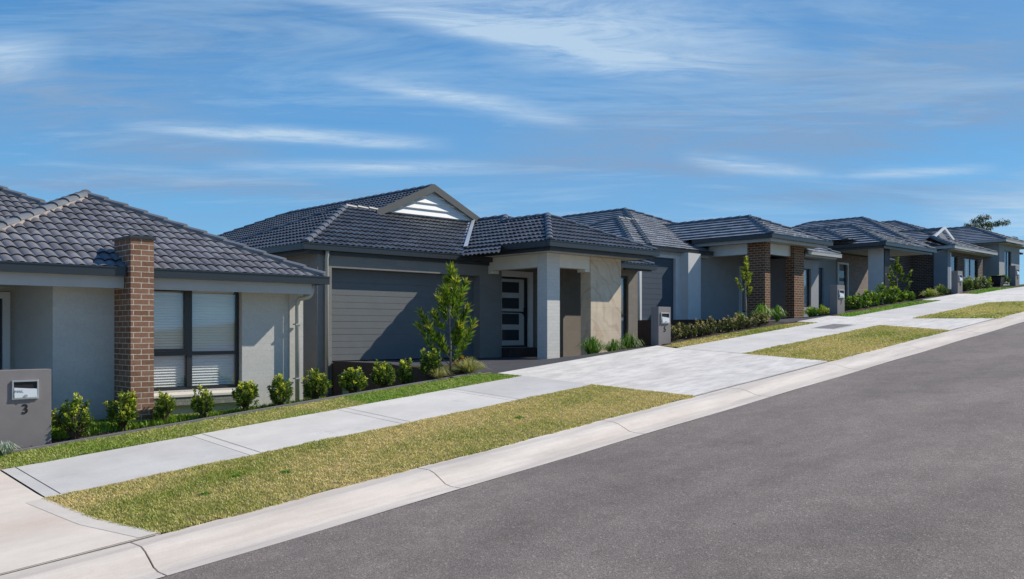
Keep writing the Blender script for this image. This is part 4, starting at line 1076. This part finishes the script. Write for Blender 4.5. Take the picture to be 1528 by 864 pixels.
def shrub(loc, wd, ht, label, group, seed, dark=(.045, .095, .018), light=(.34, .43, .05), tip=(.90, .80, .13), tips=74, leafl=.055, name='shrub', rust=.0):
    g = random.Random(seed); t = thing(name, label, 'shrub', loc, group)
    L = Leaves(); S = MB(); b = Vector(loc)
    ph = [g.uniform(0, 6.28) for _ in range(4)]
    for k in range(tips):
        # branch tips through an uneven egg-shaped volume
        v = rdir(g, -.55); rr = g.uniform(.45, 1.)**.6
        az = math.atan2(v.y, v.x); lump = 1+.20*math.sin(az*3+ph[0])+.15*math.sin(v.z*5+ph[1]+az)
        rad = Vector((v.x*wd*.5*lump*rr, v.y*wd*.5*lump*rr, (v.z*.46*lump*rr+.56)*ht))
        taper = .55+.45*min(1, max(0, rad.z/ht*1.8)); rad.x *= taper; rad.y *= taper
        rad.z = max(rad.z, .10*ht)
        q = b+rad
        S.tube([b+Vector((g.uniform(-.03, .03), g.uniform(-.03, .03), 0)), b+Vector((rad.x*.35, rad.y*.35, rad.z*.5)), q], [.009, .006, .003], 4, caps=False)
        hgt = rad.z/ht; out = rr
        young = g.random() < (.15+.75*max(0, hgt-.35))*(.3+.7*out)
        axis = (rad.normalized()*.6+Vector((0, 0, .8))).normalized()
        nl = g.randint(22, 30)
        for j in range(nl):
            f = j/nl
            d = (rdir(g)*.9 + axis*(.3+.9*f)).normalized()
            pp = q + axis*(f-.6)*leafl*1.9 + rdir(g)*leafl*.3
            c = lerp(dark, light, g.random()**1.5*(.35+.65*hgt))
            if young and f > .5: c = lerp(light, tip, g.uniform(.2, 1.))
            if rust and g.random() < rust: c = (.24, .10, .05)
            L.add(pp, d, leafl*g.uniform(.7, 1.25)*(1 if f < .8 else .75), leafl*.46, c, .2)
    L.mesh('foliage', t, seed); S.build('stems', M['stemdark'], t)
    return t
def tussock(loc, r, h, n, cols, label, group, seed, name='ornamental_grass', wid=.008):
    g = random.Random(seed); t = thing(name, label, 'grass plant', loc, group); b = Vector(loc)
    mb = MB(); cl = []
    for k in range(n):
        a = g.uniform(0, 6.283); lean = g.random()**.7; hh = h*g.uniform(.65, 1.1)*(1-.35*lean); rr = r*lean*g.uniform(.6, 1.1)
        p0 = b+Vector((math.cos(a)*r*.15*g.random(), math.sin(a)*r*.15*g.random(), 0)); dr = Vector((math.cos(a), math.sin(a), 0)); sd = Vector((-dr.y, dr.x, 0))*wid
        m1 = p0+dr*rr*.35+Vector((0, 0, hh*.6)); m2 = p0+dr*rr*.75+Vector((0, 0, hh)); e = p0+dr*rr*1.15+Vector((0, 0, hh*(1.05-.5*lean)))
        c = lerp(cols[0], cols[1], g.random())
        if g.random() < .15 and len(cols) > 2: c = cols[2]
        i = len(mb.v); mb.v += [tuple(p0-sd), tuple(p0+sd), tuple(m1+sd), tuple(m1-sd), tuple(m2+sd*.7), tuple(m2-sd*.7), tuple(e)]
        mb.f += [(i, i+1, i+2, i+3), (i+3, i+2, i+4, i+5), (i+5, i+4, i+6)]; mb.m += [0, 0, 0]; cl += [c]*7
    o = mb.build('blades', M['leaf'], t)
    ca = o.data.color_attributes.new('Col', 'FLOAT_COLOR', 'POINT')
    ca.data.foreach_set('color', np.array([(*c, 1) for c in cl]).ravel())
    return t
FX = (.6905, .7234)
def on_y(px, Y):       # X on the line Y=const seen at photo column px (measuring aid while laying the plants out)
    u = (px-764)/1323; return (.6905+.7234*u)/(.7234-.6905*u)*Y
G_S = 'row of yellow tipped shrubs in the first garden'
row = [(112, .62, .56, 13.70, 'lowest and leftmost yellow tipped shrub, right beside the letterbox with number 3'),
       (183, .50, .56, 13.80, 'yellow tipped shrub standing in front of the tall brown brick pier'),
       (245, .36, .48, 13.85, 'slim yellow tipped shrub just right of the brown brick pier'),
       (304, .44, .46, 13.78, 'rounded yellow tipped shrub below the middle of the wide window'),
       (367, .50, .50, 13.80, 'yellow tipped shrub below the right end of the window sill'),
       (418, .46, .50, 13.78, 'yellow tipped shrub left of the downpipe of the grey brick house'),
       (471, .52, .54, 13.80, 'rounded yellow tipped shrub just right of the first downpipe'),
       (526, .58, .50, 13.72, 'wide yellow tipped shrub in front of the left end of the dark garage'),
       (574, .54, .58, 13.80, 'yellow tipped shrub below the sunlit part of the garage door'),
       (605, .42, .62, 13.95, 'narrow yellow tipped shrub close behind its neighbour at the garage door'),
       (641, .50, .68, 13.75, 'tallest yellow tipped shrub, directly left of the young tree')]
g_ = random.Random(77)
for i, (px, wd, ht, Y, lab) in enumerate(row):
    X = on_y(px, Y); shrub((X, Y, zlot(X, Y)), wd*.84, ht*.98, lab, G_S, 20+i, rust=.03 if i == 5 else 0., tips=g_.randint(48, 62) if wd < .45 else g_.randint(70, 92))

def young_tree(loc, H, spread, label, seed, kind='lance', nb=16, trunk_r=.022, dark=(.035, .075, .015), light=(.22, .32, .05), tip=(.42, .30, .06), leafl=.17, leafw=.028, name='young_tree', dens=1., zlo=.12):
    g = random.Random(seed); t = thing(name, label, 'tree', loc, None); b = Vector(loc); T = MB(); S = MB(); L = Leaves()
    T.tube([b, b+Vector((.01, 0, H*.3)), b+Vector((-.01, .01, H*.6)), b+Vector((.02, 0, H*.85)), b+Vector((.02, 0, H*.97))], [trunk_r, trunk_r*.85, trunk_r*.6, trunk_r*.35, .004], 7)
    brs = []
    for k in range(nb):
        f = zlo+(.86-zlo)*(k+g.random()*.7)/nb; a = k*2.4+g.uniform(-.9, .9)
        reach = spread*(.5 if f < .6 else .28)*g.uniform(.40, 1.3)*(1 if f < .7 else (1-f)*2.2)
        p0 = b+Vector((0, 0, H*f)); p1 = p0+Vector((math.cos(a)*reach*.6, math.sin(a)*reach*.6, reach*.5)); p2 = p0+Vector((math.cos(a)*reach, math.sin(a)*reach, reach*1.05+.1))
        S.tube([p0, p1, p2], [.008, .006, .003], 5, caps=False); brs.append((p0, p1, p2, f))
    brs.append((b+Vector((0, 0, H*.62)), b+Vector((.02, 0, H*.8)), b+Vector((.02, 0, H)), 1.))
    for p0, p1, p2, f in brs:
        n = int((64 if f < 1 else 110)*dens)
        for j in range(n):
            s = .25+.75*g.random(); q = p0.lerp(p1, s*2) if s < .5 else p1.lerp(p2, s*2-1)
            ax = (p2-p1).normalized(); d = (rdir(g)*.9+ax*1.0+Vector((0, 0, .35))).normalized()
            c = lerp(dark, light, g.random())
            if s > .82 and g.random() < .5: c = lerp(light, tip, g.random())
            L.add(q, d, leafl*g.uniform(.6, 1.2), leafw*g.uniform(.8, 1.2), c, .35)
    T.build('trunk', M['bark'], t, smooth=True); S.build('limbs', M['stemdark'], t); L.mesh('crown', t, seed)
    return t
X = on_y(672, 13.9)
young_tree((X, 13.9, zlot(X, 13.9)-.02), 2.16, 1.12, 'slender young tree with narrow bright green leaves in front of the garage door', 5, nb=24, leafl=.20, leafw=.034, dens=2.2, zlo=.03, dark=(.05, .10, .018), light=(.28, .40, .05), tip=(.60, .42, .07))
shrub((on_y(690, 14.0), 14.0, zlot(on_y(690, 14.0), 14.0)), .40, .26, 'low orange tinged plant at the foot of the young tree', 'ground plants by the young tree', 71, dark=(.12, .07, .02), light=(.40, .22, .03), tip=(.55, .33, .05), tips=22, leafl=.05, name='low_plant')
G_T = 'pale tussocks by the young tree'
X = on_y(655, 13.6); tussock((X, 13.62, zlot(X, 13.6)), .34, .30, 230, [(.28, .26, .09), (.60, .52, .27), (.20, .26, .07)], 'smaller pale straw coloured tussock left of the young tree foot', G_T, 81, wid=.0055)
X = on_y(701, 13.65); tussock((X, 13.67, zlot(X, 13.65)), .46, .36, 330, [(.28, .27, .09), (.62, .54, .28), (.20, .28, .07)], 'larger pale straw coloured tussock right of the young tree foot', G_T, 82, wid=.0055)
tussock((3.33, 13.42, zlot(3.33, 13.45)), .22, .22, 160, [(.30, .36, .32), (.50, .55, .50)], 'small silver leaved plant at the foot of the letterbox with number 3', None, 83, wid=.008)
# dark green weed tufts on the verge
for i, (px, Y) in enumerate(((306, 9.2), (352, 9.7), (428, 9.35), (775, 9.4))):
    X = on_y(px, Y)
    if X < 3.4: continue
    tussock((X, Y, zs(X, Y)), .10, .05, 60, [(.14, .28, .03), (.20, .38, .05)], 'dark green weed tuft in the dry verge grass' , 'weed tufts in the verge', 90+i, name='weed', wid=.006)
# green tussocks at the stone pier
G_P = 'green tussocks below the stone pier'
for i, (px, Y, r_, h_, lab) in enumerate(((884, 14.35, .46, .62, 'leftmost green grass tussock at the foot of the stone clad pier'), (916, 14.35, .36, .52, 'middle and smallest green grass tussock below the stone clad pier'), (939, 14.35, .42, .66, 'right green grass tussock in front of the narrow window'))):
    X = on_y(px, Y); tussock((X, Y, zlot(X, Y)-.05), r_, h_, 300, [(.05, .13, .015), (.16, .30, .04), (.3, .34, .1)], lab, G_P, 100+i, wid=.008)
# house 3 bed
G_B = 'low burgundy tinged shrubs below the third house'
labs = ['directly right of the letterbox', 'second from that letterbox', 'third from that letterbox', 'fourth from that letterbox', 'fifth from that letterbox', 'sixth from that letterbox', 'below the left green tufts', 'left of the small tree trunk', 'right of the small tree trunk', 'last before the dark driveway edge']
for i in range(10):
    px = 1000+i*14.6; Y = 13.45+.05*(i % 2); X = on_y(px, Y)
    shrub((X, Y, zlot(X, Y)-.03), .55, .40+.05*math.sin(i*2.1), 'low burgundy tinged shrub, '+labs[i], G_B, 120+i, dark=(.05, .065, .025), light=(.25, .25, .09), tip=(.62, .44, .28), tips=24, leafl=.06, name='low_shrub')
G_G = 'green tufts below the third house'
for i, (px, Y, r_, h_, lab) in enumerate(((1080, 14.1, .34, .45, 'leftmost bright green tuft behind the burgundy shrubs'), (1104, 14.0, .26, .38, 'small bright green tuft left of the small tree trunk'), (1137, 13.75, .42, .62, 'biggest bright green tuft in front of the left brick column'), (1160, 13.8, .30, .50, 'bright green tuft between the two brick columns'))):
    X = on_y(px, Y); tussock((X, Y, zlot(X, Y)), r_, h_, 260, [(.10, .22, .02), (.26, .42, .05), (.4, .42, .1)], lab, G_G, 140+i, wid=.010)
X = on_y(1113, 13.9)
young_tree((X, 13.9, zlot(X, 13.9)), 1.95, .75, 'small young tree with few yellow green leaf clumps before the third house', 9, nb=9, trunk_r=.028, dark=(.12, .17, .02), light=(.40, .42, .05), tip=(.55, .48, .08), leafl=.13, leafw=.05, dens=.75, zlo=.38)
# house 4 plants
X = on_y(1222, 13.9)
for i, (dx_, lab) in enumerate(((-.45, 'yellow green grass clump beside the right brick column, left part'), (.25, 'yellow green grass clump left of the letterbox at the bright green bushes'))):
    tussock((X+dx_, 13.9, zlot(X+dx_, 13.9)-.05), .4, .42, 240, [(.22, .32, .02), (.45, .50, .05)], lab, 'yellow green clumps', 150+i, wid=.012)
G_H = 'bright green bushes along the fourth garden'
names_h = ['first from the letterbox', 'second from the letterbox', 'third from the letterbox', 'fourth from the letterbox', 'fifth, below the pale pier', 'sixth, below the young broadleaf tree', 'last and lowest, at the driveway edge']
for i, (px, wd, ht) in enumerate(((1271, .8, .50), (1283, .8, .55), (1296, .8, .55), (1310, .8, .60), (1324, .8, .75), (1337, .7, .45), (1352, .7, .35))):
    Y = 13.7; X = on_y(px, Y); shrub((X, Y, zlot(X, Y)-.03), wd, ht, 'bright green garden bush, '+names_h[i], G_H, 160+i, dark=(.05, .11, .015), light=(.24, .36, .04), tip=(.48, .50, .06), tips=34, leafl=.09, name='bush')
X = on_y(1339, 14.6); young_tree((X, 14.6, zlot(X, 14.6)), 1.95, .95, 'young broadleaf tree with yellow tips beside the black pier front', 12, nb=13, trunk_r=.03, dark=(.05, .09, .015), light=(.24, .30, .04), tip=(.55, .50, .1), leafl=.14, leafw=.07, dens=.8, zlo=.08)
for i, px in enumerate((1387, 1404)):
    X = on_y(px, 13.8); tussock((X, 13.8, zlot(X, 13.8)), .5, .42+.1*i, 220, [(.25, .30, .04), (.55, .52, .14)], ('pale tussock farther from', 'taller pale tussock next to')[i]+' the narrow letterbox', 'pale tussocks in the fourth garden', 170+i, wid=.014)
# house 5 plants
G5 = 'mixed plants before the charcoal brick house'
for i, (px, Y, wd, ht, lt, lab, lf) in enumerate(((1440, 13.6, .7, .5, (.30, .36, .12), 'pale leaved shrub directly right of the narrow letterbox', .09), (1450, 13.7, .7, .55, (.36, .36, .24), 'silvery shrub in front of the round topped bush', .09), (1458, 14.4, 1.0, 1.35, (.26, .32, .05), 'tall olive green bush before the charcoal brick house', .11), (1466, 13.7, .8, .55, (.34, .36, .26), 'silvery low shrub right of the tall olive bush', .09), (1478, 13.8, .8, .5, (.38, .46, .04), 'left half of the bright lime hedge near the crest', .09), (1489, 13.8, .9, .55, (.36, .48, .04), 'right and brightest lime shrub near the crest', .09))):
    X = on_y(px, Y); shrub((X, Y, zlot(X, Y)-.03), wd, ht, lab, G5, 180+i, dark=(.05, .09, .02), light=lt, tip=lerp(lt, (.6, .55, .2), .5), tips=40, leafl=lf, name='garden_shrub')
# two black planter tubs near the crest
for i, (X, Y) in enumerate(((42.2, 13.4), (42.9, 13.6))):
    t = thing('planter', ('nearer square black planter beside the lime shrubs', 'farther square black planter beside the lime shrubs')[i], 'planter', (X, Y, zs(X, 13.2)), 'black planters')
    b = MB(); z = zs(X, 13.2)-.05
    b.v += [(X-.14, Y-.14, z), (X+.14, Y-.14, z), (X+.14, Y+.14, z), (X-.14, Y+.14, z), (X-.2, Y-.2, z+.5), (X+.2, Y-.2, z+.5), (X+.2, Y+.2, z+.5), (X-.2, Y+.2, z+.5)]
    b.f += [(0, 1, 5, 4), (1, 2, 6, 5), (2, 3, 7, 6), (3, 0, 4, 7), (0, 3, 2, 1)]; b.m += [0]*5
    b.build('tub', M['black'], t); b = MB(); wframe(b, X-.22, X+.22, Y-.22, Y+.22, z+.5, z+.53, .02); b.box(X-.22, Y-.22, z+.5, X+.22, Y+.22, z+.53); b.build('rim', M['black'], t)
# gum trees behind the crest
def gum(loc, H, crown, clusters, label, seed):
    g = random.Random(seed); t = thing('gum_tree', label, 'tree', loc, 'gum trees beyond the roofs'); b = Vector(loc); T = MB(); S = MB(); L = Leaves()
    top = b+Vector((0, 0, H*.72)); T.tube([b, b+Vector((.1, 0, H*.4)), top], [.22, .16, .09], 8)
    for k in range(clusters):
        a = g.uniform(0, 6.283); rr = crown*g.uniform(.25, 1.); c = top+Vector((math.cos(a)*rr, math.sin(a)*rr, g.uniform(-.04, .13)*H*(1.1-.5*rr/crown)))
        md = top.lerp(c, .5)+Vector((0, 0, -.2)); S.tube([top-Vector((0, 0, g.uniform(0, H*.2))), md, c], [.06, .04, .02], 5, caps=False)
        R_ = crown*g.uniform(.20, .36)
        for j in range(260):
            v = rdir(g); q = c+Vector((v.x*R_, v.y*R_, v.z*R_*.42))*g.random()**.5
            L.add(q, (v*.7+Vector((0, 0, -.6))).normalized(), .30*g.uniform(.6, 1.2), .085, lerp((.025, .04, .015), (.13, .15, .05), g.random()), .4)
    T.build('trunk', M['bark'], t, smooth=True); S.build('limbs', M['bark'], t); L.mesh('crown', t, seed)
X = on_y(1467, 42); gum((X, 42, 3), 15.2, 2.6, 9, 'spreading gum tree with an open crown above the farthest roofs', 3)
X = on_y(1493, 40); gum((X, 40, 3), 11.3, 2.2, 6, 'small gum tree crown low over the roof right of the spreading gum', 4)

# ------------------------------------------------------------------ world, sun, camera
wld = bpy.data.worlds.new('World'); scene.world = wld; wld.use_nodes = True
nt = wld.node_tree; nt.nodes.clear()
out = nt.nodes.new('ShaderNodeOutputWorld'); bg = nt.nodes.new('ShaderNodeBackground'); bg.inputs[1].default_value = .10; lk(nt, bg.outputs[0], out.inputs[0])
sky = nt.nodes.new('ShaderNodeTexSky'); sky.sky_type = 'NISHITA'; sky.sun_disc = False
SUN = Vector((1.06, -.53, 1.0)).normalized()
sky.sun_elevation = math.asin(SUN.z); sky.sun_rotation = math.atan2(SUN.x, SUN.y); sky.air_density = 1.0; sky.dust_density = .3; sky.ozone_density = 2.5
tc = nt.nodes.new('ShaderNodeTexCoord'); sp = nt.nodes.new('ShaderNodeSeparateXYZ'); lk(nt, tc.outputs['Generated'], sp.inputs[0])
zc = mth(nt, 'ADD', mth(nt, 'MAXIMUM', sp.outputs[2], 0.), .10)
# rotate so that v runs away from the street view and u across it
u_ = mth(nt, 'ADD', mth(nt, 'MULTIPLY', sp.outputs[0], .7234), mth(nt, 'MULTIPLY', sp.outputs[1], -.6905))
v_ = mth(nt, 'ADD', mth(nt, 'MULTIPLY', sp.outputs[0], .6905), mth(nt, 'MULTIPLY', sp.outputs[1], .7234))
cx = nt.nodes.new('ShaderNodeCombineXYZ'); lk(nt, mth(nt, 'DIVIDE', u_, zc), cx.inputs[0]); lk(nt, mth(nt, 'DIVIDE', v_, zc), cx.inputs[1])
def cn(scale, detail, rough, mul, dist=0., off=(0, 0, 0)):
    a = nt.nodes.new('ShaderNodeVectorMath'); a.operation = 'MULTIPLY'; lk(nt, cx.outputs[0], a.inputs[0]); a.inputs[1].default_value = mul
    b = nt.nodes.new('ShaderNodeVectorMath'); b.operation = 'ADD'; lk(nt, a.outputs[0], b.inputs[0]); b.inputs[1].default_value = off
    n = nt.nodes.new('ShaderNodeTexNoise'); n.inputs['Scale'].default_value = scale; n.inputs['Detail'].default_value = detail; n.inputs['Roughness'].default_value = rough; n.inputs['Distortion'].default_value = dist
    lk(nt, b.outputs[0], n.inputs['Vector']); return n.outputs[0]
grad = ramp(nt, sp.outputs[2], [(0., (.32, .60, .88)), (.10, (.19, .49, .82)), (.24, (.075, .34, .73)), (.45, (.038, .19, .52)), (1., (.028, .12, .38))])
gr = nt.nodes.new('ShaderNodeVectorMath'); gr.operation = 'SCALE'; lk(nt, grad, gr.inputs[0]); gr.inputs['Scale'].default_value = 10.
nis = nt.nodes.new('ShaderNodeMix'); nis.data_type = 'RGBA'; nis.blend_type = 'MULTIPLY'; nis.inputs[0].default_value = 1.; lk(nt, sky.outputs[0], nis.inputs[6]); nis.inputs[7].default_value = (.62, .95, 1.15, 1)
base = mixc(nt, .72, nis.outputs[2], gr.outputs[0])
big = cn(.42, 5, .55, (1, 1.1, 1), .5, (3.1, 1.7, 0)); strk = cn(.8, 6, .66, (.55, 1.9, 1), 1.3, (0.4, 5.2, 0)); fine = cn(1.6, 6, .66, (.55, 1.7, 1), 1.6)
hi = nt.nodes.new('ShaderNodeMapRange'); lk(nt, sp.outputs[2], hi.inputs[0]); hi.inputs[1].default_value = .38; hi.inputs[2].default_value = .62; hi.inputs[3].default_value = 1.; hi.inputs[4].default_value = .4; HI = hi.outputs[0]
vv = mth(nt, 'MAXIMUM', v_, .05); az = mth(nt, 'DIVIDE', u_, vv); el = mth(nt, 'DIVIDE', sp.outputs[2], vv); front = mth(nt, 'GREATER_THAN', v_, .06)
wz = cn(1.1, 4, .6, (.8, 1.4, 1), .6, (2., 9., 0)); wv = cn(4.5, 7, .70, (.45, 1.5, 1), 1.1)
def wisp(x0, y0, x1, y1, bend, w0, amp, up=1.):
    """cirrus streak between two directions of the sky (tangents of azimuth and height)"""
    a0, a1 = (x0-764)/1323, (x1-764)/1323; e0, e1 = (493-y0)/1323, (493-y1)/1323
    t = mth(nt, 'DIVIDE', mth(nt, 'SUBTRACT', az, a0), a1-a0)
    ln = mth(nt, 'MULTIPLY_ADD', t, e1-e0, e0)
    ln = mth(nt, 'ADD', ln, mth(nt, 'MULTIPLY', mth(nt, 'MULTIPLY', t, mth(nt, 'SUBTRACT', 1., t)), bend))
    ln = mth(nt, 'ADD', ln, mth(nt, 'MULTIPLY', mth(nt, 'SUBTRACT', wz, .5), w0*3.2))
    d = mth(nt, 'DIVIDE', mth(nt, 'SUBTRACT', el, ln), w0)
    d = mth(nt, 'MULTIPLY', d, mth(nt, 'MULTIPLY_ADD', mth(nt, 'GREATER_THAN', d, 0.), (1/up-1), 1.))
    g = mth(nt, 'POWER', 2.718, mth(nt, 'MULTIPLY', mth(nt, 'MULTIPLY', d, d), -1.))
    en = mth(nt, 'MULTIPLY', mth(nt, 'MAXIMUM', mth(nt, 'MULTIPLY', t, mth(nt, 'SUBTRACT', 1., t)), 0.), 4.)
    en = mth(nt, 'POWER', en, 1.25)
    tex = mth(nt, 'MAXIMUM', mth(nt, 'MULTIPLY_ADD', wv, 3.0, -.75), 0.)
    return mth(nt, 'MULTIPLY', mth(nt, 'MULTIPLY', g, en), mth(nt, 'MULTIPLY', tex, amp))
def total(lst):
    r = wisp(*lst[0])
    for l in lst[1:]: r = mth(nt, 'ADD', r, wisp(*l))
    return mth(nt, 'MINIMUM', mth(nt, 'MULTIPLY', mth(nt, 'MULTIPLY', r, front), HI), .92)
lil = total([(-300, 130, 400, 150, 0, .045, 1.), (-250, 268, 680, 290, .01, .014, 1.1), (60, 225, 460, 215, 0, .018, .8), (850, 110, 1850, 130, .03, .055, 1.25), (700, 215, 1400, 200, 0, .030, 1.), (650, 243, 1150, 255, 0, .010, 1.), (950, 290, 1750, 285, 0, .014, .8), (-100, 30, 700, 40, 0, .04, .7)])
whi = total([(150, 187, 690, 219, .006, .0048, 1.3, 1.6), (420, -12, 1010, 92, -.012, .0120, 1.2, 2.2), (480, 114, 890, 195, .008, .0075, 1., 1.8), (300, 246, 780, 252, .004, .0050, .9, 1.5), (560, -20, 1220, 60, 0, .022, .8, 2.), (1000, 235, 1260, 262, 0, .008, .8), (1230, 262, 1500, 250, 0, .005, .8), (-160, 85, 110, 75, 0, .025, .9), (700, 85, 1200, 100, .01, .020, .8), (1350, 330, 1850, 300, 0, .030, .9)])
soft = mth(nt, 'MULTIPLY', ramp(nt, mth(nt, 'ADD', mth(nt, 'MULTIPLY', big, .72), mth(nt, 'MULTIPLY', strk, .32)), [(.41, (0,)*3), (.66, (.72,)*3)]), HI)
whit = mth(nt, 'MULTIPLY', ramp(nt, mth(nt, 'ADD', mth(nt, 'MULTIPLY', strk, .6), mth(nt, 'MULTIPLY', fine, .44)), [(.52, (0,)*3), (.74, (.62,)*3)]), HI)
col = mixc(nt, soft, base, (2.1, 4.0, 6.8))
col = mixc(nt, lil, col, (2.25, 3.75, 5.95))
col = mixc(nt, whit, col, (4.0, 5.9, 8.0))
col = mixc(nt, whi, col, (4.9, 6.5, 8.3))
lk(nt, col, bg.inputs[0])
sun = bpy.data.lights.new('Sun', 'SUN'); sun.energy = 5.0; sun.angle = R(.53); sun.color = (1., .925, .81)
so = bpy.data.objects.new('Sun', sun); COL.objects.link(so); so.rotation_euler = SUN.to_track_quat('Z', 'Y').to_euler()

cam = bpy.data.cameras.new('Camera'); co = bpy.data.objects.new('Camera', cam); COL.objects.link(co)
cam.sensor_width = 36; cam.lens = 1323/1528*36; cam.shift_y = 61/1528; cam.clip_end = 6000; cam.clip_start = .05
co.location = (0, 0, 0); co.rotation_euler = (R(90), 0, -R(43.67)); scene.camera = co
scene.view_settings.view_transform = 'Standard'; scene.view_settings.look = 'None'; scene.view_settings.exposure = 0
scene.render.resolution_x = 1024; scene.render.resolution_y = 579
